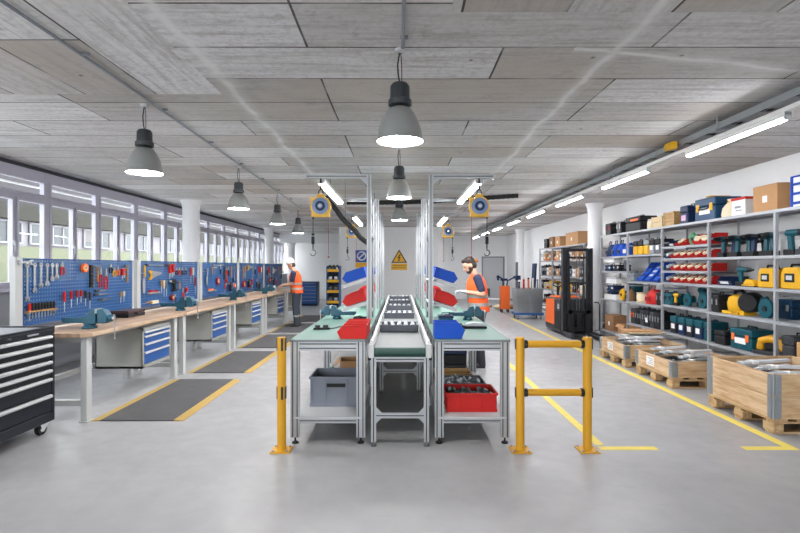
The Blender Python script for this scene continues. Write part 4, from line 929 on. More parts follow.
# ------------------------------------------------------------------ spring balancers and work lights on the arms
def balancer(label, loc, s):
    t = thing('spring_balancer', label, 'balancer', loc, 0, 'yellow spring balancers')
    m = MB(); m.lathe([(0, -.045), (.095, -.045), (.118, -.035), (.122, 0), (.118, .035), (.095, .045), (0, .045)], (0, 0, 0), (PI / 2, 0, 0), n=36)
    m.bx(-.105, .105, -.03, .03, -.12, -.07); m.prism([(-.06, .09), (.06, .09), (.035, .15), (-.035, .15)], (0, -.02, 0), (1, 0, 0), (0, 0, 1), (0, .04, 0)); m.bx(-.115, -.08, -.025, .025, .06, .115)
    m.build('housing', 'balancer', t, .006)
    m = MB(); m.lathe([(.0, 0), (.096, 0), (.094, .008), (.05, .014), (.0, .014)], (0, -.044, .005), (PI / 2, 0, 0), n=32); m.build('face_disc', 'disc', t)
    m = MB(); m.lathe([(.03, .012), (.058, .012), (.055, .022), (.03, .022), (.03, .012)], (0, -.046, .005), (PI / 2, 0, 0), n=28); m.build('blue_ring', 'darkblue', t)
    m = MB(); m.cyl((0, -.056, .005), (0, -.07, .005), .018, n=18); m.build('hub_cap', 'chrome', t)
    m = MB(); m.tube([(-.03, 0, .14), (-.02, 0, .19), (0, 0, .2), (.02, 0, .19), (.03, 0, .14)], .007); m.tube([(0, .0, .2), (0, .0, .325)], .01); m.build('hanger_hook', 'black', t)
    xc = .09 * s
    m = MB(); m.cyl((xc, 0, -.11), (xc, 0, -.37), .0045, n=8); m.cyl((xc, 0, -.12), (xc, 0, -.14), .013); m.build('cable', 'black', t)
    m = MB(); m.cyl((xc, 0, -.31), (xc, 0, -.33), .018, n=14); m.cyl((xc, 0, -.345), (xc, 0, -.43), .019, n=14); m.cyl((xc, 0, -.43), (xc, 0, -.48), .008); m.build('stopper', 'black', t)
    m = MB(); pts = [(xc, 0, -.475), (xc, 0, -.5)] + [(xc + .032 * math.sin(a), 0, -.53 - .0 + .032 * math.cos(a)) for a in [k * .5 for k in range(0, 10)]]
    m.tube(pts, [.008, .008] + [.0085] * 8 + [.007, .004], 8); m.build('load_hook', 'alu_dark', t)
    m = MB(); m.cyl((-xc, 0, -.11), (-xc, 0, -.56), .0028, n=6); m.ball((-xc, 0, -.58), .012, 10); m.build('safety_line', 'darkred', t)
    return t
AX = .915
for s, sd in ((-1, 'window'), (1, 'shelving')):
    q = balancer('large yellow spring balancer hanging from the first %s-side arm' % sd, (AX * s, WY[0] + 1.28, 2.29), s)
    dup(q, (.95 * s, WY[2] + 1.28, 2.29), label='yellow spring balancer hanging from the last %s-side arm' % sd)
    bq = batten(1.9, 'bright LED work light over the first %s-side workstation' % sd, (.93 * s, WY[0] + 1.36, 2.585), 'work lights on the workstation arms', .09)
    dup(bq, (.93 * s, WY[2] + 1.36, 2.585), label='bright LED work light over the last %s-side workstation' % sd)

for s, sd in ((-1, 'window'), (1, 'shelving')):
    for k in (0, 1):
        y = WY[k] + 1.75; x = .357 * s
        pts = [(x + .004 * math.sin(i * 1.3), y + .045 * math.sin(i * .9), 2.425 - i * .033) for i in range(14)]; pts += [(x + .01 * math.cos(i), y + .06 * math.cos(i * .7), 1.96 - .05 * math.sin(i * .7)) for i in range(18)]
        o = MB().tube(pts, .012, 8).build('cable', 'black'); tag(o, 'black cable looped under the tie rail of the %s %s-side workstation' % (('first', 'middle')[k], sd), 'cable')

# ------------------------------------------------------------------ yellow safety barriers
def barrier_post(m, br, bs, x, y):
    m.cyl((x, y, .012), (x, y, .965), .038, n=24); m.lathe([(.038, .96), (.04, .965), (.036, .985), (.0, .988)], (x, y, 0), n=24)
    bs.bx(x - .085, x + .085, y - .085, y + .085, 0, .012)
    for a in (-1, 1):
        for b in (-1, 1): br.cyl((x + a * .062, y + b * .062, .012), (x + a * .062, y + b * .062, .024), .011, n=6)
def barrier(label, loc, rail):
    t = thing('safety_barrier', label, 'barrier', loc)
    for x in ((0, .585) if rail else (0,)):
        m, br, bs = MB(), MB(), MB(); barrier_post(m, br, bs, x, 0); p = m.build('post', 'yellow', t); bs.build('foot_plate', 'yellow', p, .003); br.build('bolt', 'galv', p)
        for z in (.925, .505):
            m = MB()
            if rail:
                q = .04 if x == 0 else -.04; m.cyl((x + q * .8, 0, z), (x + q * 1.55, 0, z), .037, n=20); m.bx(x - q * 1.02 - .002, x - q * 1.02 + .002, -.02, .02, z - .045, z + .045)
            else: m.bx(-.04, .04, -.02, .02, z - .055, z + .055); m.bx(.002, .022, -.042, 0, z - .055, z + .055)
            m.build('rail_socket', 'blackmetal', p, .003)
    if rail:
        for z in (.925, .505):
            m = MB(); m.cyl((.05, 0, z), (.535, 0, z), .031, n=22); m.build('rail', 'yellow', t)
    return t
barrier('yellow safety barrier with two posts and two rails beside the shelving-side workstation', (1.045, 4.35, 0), True)
barrier('single yellow barrier post at the corner of the window-side workstation', (-1.03, 4.35, 0), False)
# ------------------------------------------------------------------ wooden pallets with folding collars
PW, PL = .96, 1.0
def pallet(label, loc):
    t = thing('pallet', label, 'pallet', loc, 0, 'wooden pallets by the shelving')
    m = MB()
    for k in range(5):
        wd = .14 if k in (0, 2, 4) else .1; x = .07 + k * (PW - .14) / 4; m.bx(x - wd / 2, x + wd / 2, 0, PL, .122, .144)
    m.build('deck', 'pallet', t, .002)
    m = MB()
    for y in (.05, PL / 2, PL - .05): m.bx(0, PW, y - .05, y + .05, .1, .122)
    m.build('cross_board', 'pallet_x', t, .002)
    for x in (.05, PW / 2, PW - .05):
        for y in (.07, PL / 2, PL - .07): MB().bx(x - .05, x + .05, y - .07, y + .07, .02, .1).build('block', 'pallet', t, .003)
    for y in (.06, PL / 2, PL - .06): MB().bx(0, PW, y - .05, y + .05, 0, .02).build('bottom_board', 'pallet_x', t, .002)
    return t
def collar(label, loc, note=False):
    t = thing('pallet_collar', label, 'pallet collar', loc, 0, 'folding wooden collars on the pallets'); h, k = .213, .02
    for x in (0, PW - k): MB().bx(x, x + k, 0, PL, 0, h).build('side_board', 'crate', t, .003)
    for y in (0, PL - k): MB().bx(k, PW - k, y, y + k, 0, h).build('side_board', 'crate_x', t, .003)
    for x in (0, 1):
        for y in (0, 1):
            m = MB(); X, Y = x * PW, y * PL; sx, sy = (1 if x else -1), (1 if y else -1)
            m.bx(X, X + sx * .004, Y - sy * .0, Y - sy * .075, .004, h - .004); m.bx(X - sx * .0, X - sx * .075, Y, Y + sy * .004, .004, h - .004)
            m.cyl((X + sx * .004, Y + sy * .004, .003), (X + sx * .004, Y + sy * .004, h - .003), .008, n=10)
            m.bx(X - sx * .02, X - sx * .035, Y + sy * .003, Y + sy * .008, .0, h); m.bx(X + sx * .003, X + sx * .008, Y - sy * .02, Y - sy * .035, .0, h)
            for q in (.04, h - .04): m.cyl((X + sx * .003, Y - sy * .055, q), (X + sx * .008, Y - sy * .055, q), .006, n=8); m.cyl((X - sx * .055, Y + sy * .003, q), (X - sx * .055, Y + sy * .008, q), .006, n=8)
            m.build('corner_hinge', 'galv', t)
    if note:
        m = MB(); m.bx(-.003, 0, .47, .68, .05, .18); s = m.build('paper_note', 'paper', t)
        m = MB()
        for r in range(4): m.bx(-.004, -.003, .49, .49 + R.uniform(.1, .16), .075 + r * .024, .083 + r * .024)
        m.build('note_print', 'grey', s)
    return t
PX0 = 3.555; PYS = [4.76, 6.53, 7.88]
pnm = ['wooden pallet under two stacked collars, closest to the camera', 'second wooden pallet from the camera, beside the yellow line', 'third wooden pallet from the camera, in front of the black parts cases']
p0 = pallet(pnm[0], (PX0, PYS[0], 0))
for k in (1, 2): dup(p0, (PX0, PYS[k], 0), label=pnm[k])
c0 = collar('lower wooden collar on the nearest pallet', (PX0, PYS[0], .144)); dup(c0, (PX0, PYS[0], .144 + .215), label='upper wooden collar on the nearest pallet')
c1 = collar('wooden collar with a white paper note on the second pallet', (PX0, PYS[1], .144), True); dup(c1, (PX0, PYS[2], .144), label='wooden collar with a white paper note on the farthest pallet')
# liners (base boards under the loads) and loads
for k, (z, lab) in enumerate(((.30, 'nearest'), (.16, 'second'), (.16, 'farthest'))):
    y0 = PYS[k]
    m = MB(); m.bx(.03, PW - .03, .03, PL - .03, .15, z + .08)
    for j in range(70):
        m.box((R.uniform(.13, PW - .13), R.uniform(.13, PL - .13), z + .08 + R.uniform(-.01, .03)), (R.uniform(.05, .12), R.uniform(.05, .14), R.uniform(.02, .05)), (R.uniform(-.4, .4), R.uniform(-.4, .4), R.random() * 3))
    o = m.build('small_parts', 'alu_dark'); o.location = (PX0, y0, 0); tag(o, 'grey metal parts filling the %s pallet box under the wrapped bars' % lab, 'parts'); o['kind'] = 'stuff'
    for j in range(7):
        L_ = R.uniform(.45, .72); a = R.uniform(-.35, .35) + (.2 if k == 1 else PI / 2 + .1)
        t = thing('wrapped_bar', 'film-wrapped grey metal bar lying among others in the %s pallet box' % lab, 'metal bar', (PX0 + PW / 2 + R.uniform(-.08, .08) if k != 1 else PX0 + .3 + R.uniform(.0, .3), y0 + .2 + j * .1, z + .182 + (j % 3) * .04), rot=(R.uniform(-.05, .05), R.uniform(-.06, .06), a - PI / 2 if k != 1 else a)); t['group'] = 'wrapped bars in the %s pallet box' % lab
        m = MB(); m.prism([(-.04, 0), (.04, 0), (.045, .02), (.02, .03), (-.03, .028)], (-L_ / 2, 0, -.012), (0, 1, 0), (0, 0, 1), (L_, 0, 0)); m.build('bar', ['galv', 'plastic_film', 'lightgrey'][j % 3], t, .004)
        m = MB(); m.bx(-L_ * .3, -L_ * .18, -.046, .046, -.013, .021); m.build('film_band', 'white', t, .003)

for j, (x, y, a, lab) in enumerate(((4.2, 8.66, .05, 'lower flat cardboard sheet lying across the back of the third pallet box'), (4.17, 8.7, -.1, 'upper flat cardboard sheet lying across the back of the third pallet box'))):
    t = thing('cardboard_sheet', lab, 'cardboard', (x, y, .455 + j * .022), a)
    m = MB(); m.bx(-.3, .3, -.17, .17, 0, .02); m.build('sheet', 'carton' if j else 'beige', t, .003); m = MB(); m.bx(-.012, .012, -.171, .171, .018, .021); m.build('tape_strip', 'tape', t)

# ------------------------------------------------------------------ steel shelving
def rack(label, x0, ys, levels, top, d=.46):
    t = thing('shelving_rack', label, 'shelving', (0, 0, 0))
    for y in ys:
        for x in (x0, x0 + d):
            sx = 1 if x == x0 else -1
            m = MB(); m.bx(x, x + sx * .003, y - .02, y + .02, 0, top - .003); m.bx(x, x + sx * .035, y - .02, y - .017, 0, top - .003)
            m.bx(x - .004, x + sx * .04, y - .024, y + .024, 0, .006); m.build('upright', 'rack', t)
        for z in (.3, 1.2, 2.0): MB().bx(x0 + .02, x0 + d - .02, y - .004, y + .004, z, z + .03).build('side_brace', 'rack', t)
    for a, b, lv in zip(ys, ys[1:], levels):
        for z in lv:
            m = MB(); m.bx(x0 + .004, x0 + d - .004, a + .012, b - .012, z - .008, z - .002); m.bx(x0 - .003, x0 + .004, a + .018, b - .018, z - .038, z); m.bx(x0 + d - .004, x0 + d, a + .018, b - .018, z - .038, z); m.bx(x0 + .004, x0 + .012, a + .018, b - .018, z - .038, z - .034)
            m.build('shelf', 'rack', t)
    return t
RX = 4.6; UY = [4.81 + 1.33 * k for k in range(6)]
LV = [[.1, .47, .93, 1.33, 1.735, 2.3], [.1, .47, .93, 1.33, 1.735, 2.3], [.1, .47, .94, 1.33, 1.53, 1.74, 1.94, 2.3], [.1, .47, .9, 1.31, 1.83, 2.3], [.18, .88, 1.5, 1.82, 2.3]]
rack('long grey steel shelving rack full of tools along the white side wall', RX, UY, LV, 2.3)

def at(px, z, d, off=.03): return (RX + off + d / 2, (RX + off) * 500 / (px - 400), z)
def atY(y, z, d, off=.03): return (RX + off + d / 2, y, z)
def case(label, loc, w, d, h, col, latch=None, note=False, rz=RT, handle='top', lid=None, name='tool_case', cat='case'):
    t = thing(name, label, cat, loc, rz)
    m = MB(); m.bx(-w / 2, w / 2, -d / 2, d / 2, 0, h * .62); m.build('body', col, t, min(.02, w * .12), 3)
    m = MB(); m.bx(-w / 2 - .003, w / 2 + .003, -d / 2 - .003, d / 2 + .003, h * .63, h); m.build('lid', lid or col, t, min(.02, w * .12), 3)
    m = MB()
    if handle == 'top': m.tube([(-w * .22, 0, h - .01), (-w * .2, 0, h + .03), (w * .2, 0, h + .03), (w * .22, 0, h - .01)], .009)
    else: m.tube([(-w * .22, -d / 2, h * .55), (-w * .2, -d / 2 - .035, h * .5), (w * .2, -d / 2 - .035, h * .5), (w * .22, -d / 2, h * .55)], .009)
    m.build('handle', 'black', t)
    if latch:
        for s in (-1, 1): m = MB(); m.bx(s * w * .33 - w * .07, s * w * .33 + w * .07, -d / 2 - .012, -d / 2, h * .42, h * .74); m.build('latch', latch, t, .003)
    if note: m = MB(); m.bx(-w * .26, w * .26, -d / 2 - .004, -d / 2 + .002, h * .28, h * .56); m.build('label_card', 'paper', t)
    return t
def cdrill(label, loc, col, rz=RT, s=1., group=None):
    t = thing('cordless_drill', label, 'drill', loc, rz, group)
    m = MB(); m.cyl((-.1 * s, 0, .225 * s), (.06 * s, 0, .225 * s), .034 * s, n=16); m.prism([(-.085 * s, 0), (-.03 * s, 0), (-.02 * s, -.14 * s), (-.07 * s, -.14 * s)], (0, -.02 * s, .2 * s), (1, 0, 0), (0, 0, 1), (0, .04 * s, 0)); m.build('housing', col, t, .006)
    m = MB(); m.cyl((.06 * s, 0, .225 * s), (.1 * s, 0, .225 * s), .03 * s, .026 * s, n=14); m.cyl((.1 * s, 0, .225 * s), (.145 * s, 0, .225 * s), .022 * s, .014 * s, n=14); m.build('chuck', 'black', t)
    m = MB(); m.bx(-.11 * s, .03 * s, -.038 * s, .038 * s, 0, .06 * s); m.build('battery', 'black', t, .006)
    return t
def saw_tool(label, loc, col, rz=RT, s=1., name='circular_saw', cat='power saw'):
    t = thing(name, label, cat, loc, rz)
    m = MB(); m.bx(-.15 * s, .15 * s, -.07 * s, .09 * s, 0, .012 * s); m.build('base_plate', 'galv', t, .003)
    m = MB(); m.lathe([(0, -.02 * s), (.1 * s, -.02 * s), (.105 * s, 0), (.1 * s, .02 * s), (0, .02 * s)], (.0, -.03 * s, .11 * s), (PI / 2, 0, 0), n=26); m.cyl((-.02 * s, -.02 * s, .12 * s), (-.02 * s, .09 * s, .12 * s), .05 * s, n=18); m.build('blade_guard', col, t, .003)
    m = MB(); m.tube([(-.03 * s, .03 * s, .16 * s), (-.08 * s, .03 * s, .22 * s), (-.15 * s, .03 * s, .2 * s), (-.17 * s, .03 * s, .12 * s), (-.12 * s, .03 * s, .08 * s)], .02 * s, 10); m.build('grip', col, t)
    m = MB(); m.ball((.07 * s, .02 * s, .17 * s), (.03 * s, .03 * s, .025 * s), 12); m.build('knob', 'black', t); m = MB(); m.cyl((-.0, -.05 * s, .11 * s), (-.0, -.06 * s, .11 * s), .03 * s); m.build('hub_cap', 'black', t)
    return t
def radio(label, loc, col, w=.3, h=.26, rz=RT):   # boxy site tool with a window in a frame handle
    t = thing('site_tool', label, 'power tool', loc, rz); d = .2
    m = MB(); m.prism([(-w / 2, 0), (w / 2, 0), (w / 2, h * .8), (w * .36, h), (-w * .36, h), (-w / 2, h * .7)], (0, -d / 2, 0), (1, 0, 0), (0, 0, 1), (0, d, 0)); m.build('housing', col, t, .02, 3)
    m = MB(); m.bx(-w * .26, w * .24, -d / 2 - .008, -d / 2 + .004, h * .32, h * .72); m.build('dark_window', 'black', t, .01)
    m = MB(); m.bx(-w * .16, w * .14, -d / 2 - .012, -d / 2 - .006, h * .42, h * .62); m.build('display', 'lightgrey', t, .004)
    m = MB(); m.tube([(-w * .4, 0, h * .85), (-w * .3, 0, h + .03), (w * .3, 0, h + .03), (w * .4, 0, h * .85)], .014); m.build('carry_handle', 'black', t)
    return t
def vacuum(label, loc, s=1.):
    t = thing('shop_vacuum', label, 'vacuum', loc, RT)
    m = MB(); m.lathe([(0, 0), (.13 * s, 0), (.15 * s, .04 * s), (.16 * s, .12 * s), (.14 * s, .2 * s), (.08 * s, .235 * s), (0, .24 * s)], (-.07 * s, 0, .03), n=26); m.bx(-.3 * s, .02, -.12, .1, 0, .04); m.bx(.03, .12, -.1, .08, 0, .06); m.build('body', 'toolyellow', t, .006)
    m = MB(); m.lathe([(0, -.1 * s), (.11 * s, -.1 * s), (.13 * s, -.07 * s), (.13 * s, .07 * s), (.11 * s, .1 * s), (0, .1 * s)], (.12 * s, 0, .17 * s), (PI / 2, 0, .5), n=26); m.build('motor_drum', 'black', t, .005)
    m = MB(); m.tube([(-.2 * s, 0, .2 * s), (-.18 * s, 0, .3 * s), (-.05 * s, 0, .32 * s), (.02 * s, 0, .25 * s)], .022 * s, 10); m.build('hose', 'black', t)
    return t
def soft_bag(label, loc, w, d, h, col, rz=RT, name='tool_bag', trim='black'):
    t = thing(name, label, 'bag', loc, rz)
    m = MB(); m.loft([(0, 0, 0, w * .5, d * .5), (.02, 0, 0, w * .52, d * .52), (h * .5, 0, 0, w * .5, d * .48), (h * .85, 0, 0, w * .42, d * .32), (h, 0, 0, w * .36, d * .14)], 20); m.build('body', col, t)
    m = MB(); m.tube([(-w * .2, -d * .2, h * .8), (-w * .17, -d * .1, h + .07), (w * .17, -d * .1, h + .07), (w * .2, -d * .2, h * .8)], .012); m.build('strap', trim, t)
    m = MB(); m.box((0, -d * .49, h * .35), (w * .5, .02, h * .3)); m.build('pocket', trim, t, .008)
    return t

# --- top shelf (z 2.3)
Z = 2.3
t = thing('crate_stack_box', 'white and blue slatted plastic crate on the top shelf beside the large cardboard box', 'crate', atY(5.72, Z, .36), RT)
m = MB(); m.bx(-.21, .21, -.17, .18, 0, .35); m.build('body', 'white', t, .006)
m = MB()
for z in (.03, .14, .25): m.bx(-.2, .2, -.182, -.17, z, z + .03)
for x in (-.21, .18): m.bx(x, x + .03, -.185, -.165, 0, .36)
m.bx(-.215, .215, -.18, .185, .345, .365); m.build('blue_frame', 'brightblue', t, .004)
carton('large brown cardboard box on the top shelf near the picture edge', atY(6.36, Z, .34), .42, .32, .33, RT)
t = thing('lidded_box', 'white box with a dark red lid on the top shelf', 'box', atY(6.86, Z, .3), RT)
m = MB(); m.bx(-.14, .14, -.14, .14, 0, .21); m.build('body', 'white', t, .006); m = MB(); m.bx(-.146, .146, -.146, .146, .21, .245); m.build('lid', 'red', t, .006)
m = MB(); m.bx(-.07, .05, -.143, -.14, .1, .13); m.bx(-.05, .07, -.143, -.14, .06, .075); m.build('print_mark', 'grey', t)
t = thing('cloth_sack', 'beige cloth sack between the blue case and the white lidded box', 'sack', atY(7.2, Z, .3), RT)
m = MB(); m.loft([(0, 0, 0, .12, .12), (.04, 0, 0, .14, .13), (.14, .01, 0, .13, .12), (.2, 0, 0, .08, .07), (.23, .02, 0, .05, .05), (.27, .01, 0, .08, .06)], 18); m.build('body', 'cream', t)
m = MB(); m.lathe([(.056, .215), (.062, .225), (.056, .235), (.05, .225), (.056, .215)], n=16); m.build('tie', 'toolyellow', t)
case('large blue tool case with yellow clasps on the top shelf', atY(7.62, Z, .42), .5, .4, .34, 'caseblue', 'toolyellow', True, handle='front')
o = MB().box((RX + .25, 7.62, Z + .365), (.3, .12, .02)).build('yellow_level', 'toolyellow', None, .004); tag(o, 'yellow bar lying on top of the large blue tool case', 'bar')
case('dark narrow case with a pale pink label on the top shelf', atY(8.16, Z, .3), .22, .3, .29, 'darkblue', None, False)
t = C.objects[-1] if False else None
o = MB().box((RX + .025, 8.16, Z + .09), (.004, .12, .09)).build('pink_card', 'pink'); tag(o, 'pale pink card leaning against the dark narrow case', 'card')
def slat_box(label, loc, w, d, h, col='woodbox'):
    t = thing('wooden_crate', label, 'crate', loc, RT); m = MB()
    m.bx(-w / 2 + .01, w / 2 - .01, -d / 2 + .01, d / 2 - .01, 0, h - .01); m.build('inner_box', 'carton_dark', t)
    n = max(2, round(h / .09))
    for k in range(n):
        m = MB(); z0, z1 = h * k / n + .004, h * (k + 1) / n - .004
        m.bx(-w / 2, w / 2, -d / 2, -d / 2 + .012, z0, z1); m.bx(-w / 2, w / 2, d / 2 - .012, d / 2, z0, z1); m.bx(-w / 2, -w / 2 + .012, -d / 2, d / 2, z0, z1); m.bx(w / 2 - .012, w / 2, -d / 2, d / 2, z0, z1); m.build('slat_ring', col, t, .002)
    m = MB()
    for sx in (-1, 1): m.bx(sx * w * .46 - .02, sx * w * .46 + .02, -d / 2 - .012, -d / 2, 0, h)
    m.build('corner_post', col, t, .002); return t
slat_box('taller slatted wooden crate on the top shelf', atY(8.62, Z, .34), .34, .32, .24)
slat_box('pale slatted wooden crate beside the taller one on the top shelf', atY(9.02, Z, .34), .36, .32, .2, 'beige')
t = thing('small_jar', 'cream jar on the top shelf at the end of the wooden crates', 'jar', atY(9.36, Z, .16), RT)
m = MB(); m.lathe([(0, 0), (.07, 0), (.075, .02), (.075, .13), (.06, .15), (0, .152)], n=18); m.build('jar_body', 'cream', t); m = MB(); m.lathe([(.064, .15), (.066, .155), (.066, .185), (0, .187)], n=18); m.build('lid', 'lightgrey', t)
t = case('long black case with an orange strip on the top shelf', atY(9.98, Z, .36), .62, .34, .29, 'black', None, False)
MB().bx(-.08, .24, -.178, -.172, .2, .24).build('orange_strip', 'orange', t)
case('black upright case on the top shelf, beside the orange-striped case,', atY(10.62, Z, .3), .2, .28, .25, 'blackmetal', 'lightgrey')
case('black and red upright case at the far end of the top shelf', atY(11.16, Z, .3), .28, .28, .26, 'black', 'darkred')

# --- first two bays: drills, yellow tools, teal tools, cases
Z = 1.735
for k, (y, c, ds) in enumerate(((7.28, 'teal', 'first'), (7.13, 'darkblue', 'second'), (6.98, 'teal', 'third'), (6.82, 'teal', 'fourth'), (6.66, 'darkblue', 'fifth'), (6.5, 'teal', 'sixth'), (6.32, 'teal', 'last'))):
    cdrill('%s cordless drill standing beside the red bins, %s of the row' % ('dark blue' if c == 'darkblue' else 'teal', ds), atY(y, Z, .16, .0 + (k % 2) * .05), c, RT - 1.15, 1.16, 'cordless drills on the drill shelf')
for k, (y, c, ds) in enumerate(((7.25, 'black', 'first'), (6.99, 'teal', 'second'), (6.73, 'black', 'last'))):
    cdrill('%s cordless drill in the back row of the drill shelf, %s of three' % (c, ds), atY(y, Z, .1, .29), c, RT + .1, .95, 'cordless drills on the drill shelf')
cdrill('teal cordless drill alone past the near upright', atY(5.96, Z, .16), 'teal', RT, 1.2, 'cordless drills on the drill shelf')
cdrill('black cordless drill at the picture edge of the drill shelf', atY(5.5, Z, .16), 'black', RT, 1.1, 'cordless drills on the drill shelf')
t = thing('charger_dock', 'black charger dock on the drill shelf at the picture edge', 'charger', atY(5.8, Z, .14), RT)
m = MB(); m.prism([(-.08, 0), (.08, 0), (.08, .04), (.03, .09), (-.08, .06)], (0, -.06, 0), (1, 0, 0), (0, 0, 1), (0, .12, 0)); m.build('dock_body', 'charcoal', t, .006); m = MB(); m.bx(-.03, .03, -.05, .05, .075, .1); m.build('slot_cover', 'black', t, .003)
o = thing('paper_box', 'white box lying behind the drills on the drill shelf', 'box', atY(6.33, Z, .06, .375), RT)
MB().bx(-.2, .2, -.035, .035, 0, .24).build('body', 'white', o, .004); MB().bx(-.202, .202, -.037, .037, .2, .245).build('lid', 'lightgrey', o, .004)
Z = 1.33
storage_bin('blue storage bin at the start of the yellow tool shelf', atY(7.16, Z, .26), RT, 'darkblue', .26, .3, .13)
cdrill('teal and white drill lying back beside the blue bin', atY(6.84, Z, .16), 'teal', RT + .2, 1.0)
saw_tool('teal circular saw behind the small yellow tool', atY(6.6, Z, .14, .28), 'teal', RT, .95)
t = thing('yellow_sander', 'small low yellow sander on the yellow tool shelf', 'sander', atY(6.62, Z, .12, 0), RT)
m = MB(); m.bx(-.14, .1, -.05, .05, 0, .03); m.prism([(-.12, 0), (.1, 0), (.06, .06), (-.06, .075)], (0, -.045, .03), (1, 0, 0), (0, 0, 1), (0, .09, 0)); m.build('housing', 'toolyellow', t, .01); m = MB(); m.bx(-.15, .11, -.055, .055, 0, .012); m.build('pad', 'black', t)
radio('boxy yellow tool with a dark window, before the near upright', atY(6.34, Z, .2), 'toolyellow', .28, .25)
radio('boxy yellow tool with a dark window, past the near upright', atY(5.94, Z, .2), 'toolyellow', .3, .26)
case('low grey tool box at the picture edge of the yellow tool shelf', atY(5.6, Z, .2), .24, .2, .12, 'grey', 'black')
Z = .93
case('black charger unit at the start of the vacuum shelf', atY(7.36, Z, .22), .16, .22, .26, 'black', 'grey')
vacuum('yellow round shop vacuum with a black drum on the shelf', atY(6.93, Z, .3), 1.05)
saw_tool('large teal saw with a grip beside the yellow vacuum', atY(6.36, Z, .2, .0), 'teal', RT, 1.2)
case('teal tool box behind the large teal saw', atY(6.4, Z, .14, .29), .3, .15, .25, 'caseblue', 'lightgrey')
saw_tool('black circular saw past the near upright', atY(5.95, Z, .2, .2), 'black', RT, 1.15)
t = thing('copper_grinder', 'black grinder with a copper-coloured head at the picture edge', 'grinder', atY(5.7, Z, .14, 0), RT - .5)
m = MB(); m.cyl((-.02, 0, .045), (.18, 0, .045), .03, n=14); m.build('handle_body', 'black', t, .004); m = MB(); m.lathe([(0, -.03), (.05, -.03), (.055, 0), (.05, .03), (0, .03)], (-.05, 0, .055), (PI / 2, 0, 0), n=20); m.build('head', 'copper', t)
saw_tool('yellow saw at the picture edge of the vacuum shelf', atY(5.48, Z, .2), 'toolyellow', RT, 1.2)
Z = .47
case('black box in the shade beside the teal case', atY(7.26, Z, .3), .24, .3, .2, 'black')
case('large teal tool case with orange clasps on the lowest open shelf', atY(6.82, Z, .36), .42, .34, .28, 'teal', 'orange', True)
t = thing('yellow_jigsaw', 'yellow and black jigsaw lying on the lowest open shelf', 'power saw', atY(6.36, Z, .2), RT + .2)
m = MB(); m.bx(-.2, .2, -.09, .09, 0, .05); m.build('base_plate', 'charcoal', t, .01); m = MB(); m.tube([(-.16, 0, .06), (-.14, 0, .17), (.0, 0, .21), (.13, 0, .18), (.17, 0, .08)], [.045, .05, .055, .05, .045], 12); m.build('housing', 'yellow', t); m = MB(); m.box((.0, 0, .11), (.16, .07, .07)); m.build('grip', 'black', t, .01)
carton('brown cardboard box with a white label on the lowest shelf at the picture edge', atY(5.62, Z, .36), .46, .34, .24, RT)
case('flat dark grey tool box behind the picture-edge cardboard box', atY(5.98, Z, .3), .18, .3, .3, 'charcoal')

# --- red bin bay
for r, z in enumerate((1.74, 1.53, 1.33)):
    nm = ('upper', 'middle', 'lower')[r]
    for k in range(6):
        y = 8.64 - k * .205
        storage_bin('%s storage bin of small parts, %s in the %s row of the bin bay' % ('dark blue' if k == 0 else 'red', ORD[k], nm), atY(y, z, .34, -.01), RT, 'darkblue' if k == 0 else 'red', .34, .17, .125, 'red bins in the shelving', 0, 'cream' if k else 'galv')
Z = 1.94
storage_bin('small blue bin on the shelf above the red bin rows', atY(8.56, Z, .3), RT, 'darkblue', .3, .18, .11)
storage_bin('red bin of small parts beside the green grinder', atY(8.3, Z, .34, -.01), RT, 'red', .34, .17, .125, None, 0, 'cream')
saw_tool('dark green circular saw above the red bin rows', atY(8.02, Z, .2), 'green', RT, .9)
saw_tool('dark green grinder with a red bin on each side', atY(7.98, Z, .14, .3), 'green', RT, .6)
for k in range(2): storage_bin('tall red bin above the red bin rows, %s the near upright' % ('next to' if k else 'second from'), atY(7.79 - k * .19, Z, .34, -.01), RT, 'red', .34, .17, .17, None, 0, 'cream')
Z = .94
case('dark teal tool box at the start of the teal tool shelf', atY(8.66, Z, .28), .22, .28, .2, 'teal', 'black')
cdrill('yellow and black drill on the teal tool shelf', atY(8.42, Z, .1, .02), 'toolyellow', RT + .1, .8)
cdrill('teal drill pointing up the shelf in the teal tool row', atY(8.14, Z, .12, .28), 'teal', RT - .1, 1.2)
saw_tool('long teal circular saw in the teal tool row', atY(8.1, Z, .2, -.01), 'teal', RT, 1.0)
saw_tool('teal circular saw before the near upright of the teal tool row', atY(7.72, Z, .2, .02), 'teal', RT, 1.15)
case('blue-grey tool box behind the teal saws', atY(7.78, Z, .18, .25), .34, .17, .24, 'caseblue', 'lightgrey')
Z = .47
for k in range(4): case('dark teal case with a white label, %s of four upright below the teal tools' % ORD[k], atY(8.5 - k * .235, Z, .32), .19, .3, .29, 'navy_case' if k % 2 == 0 else 'darkblue', None, True, lid='teal')
case('plain teal case before the near upright below the teal tools', atY(7.58, Z, .32), .14, .3, .29, 'teal')

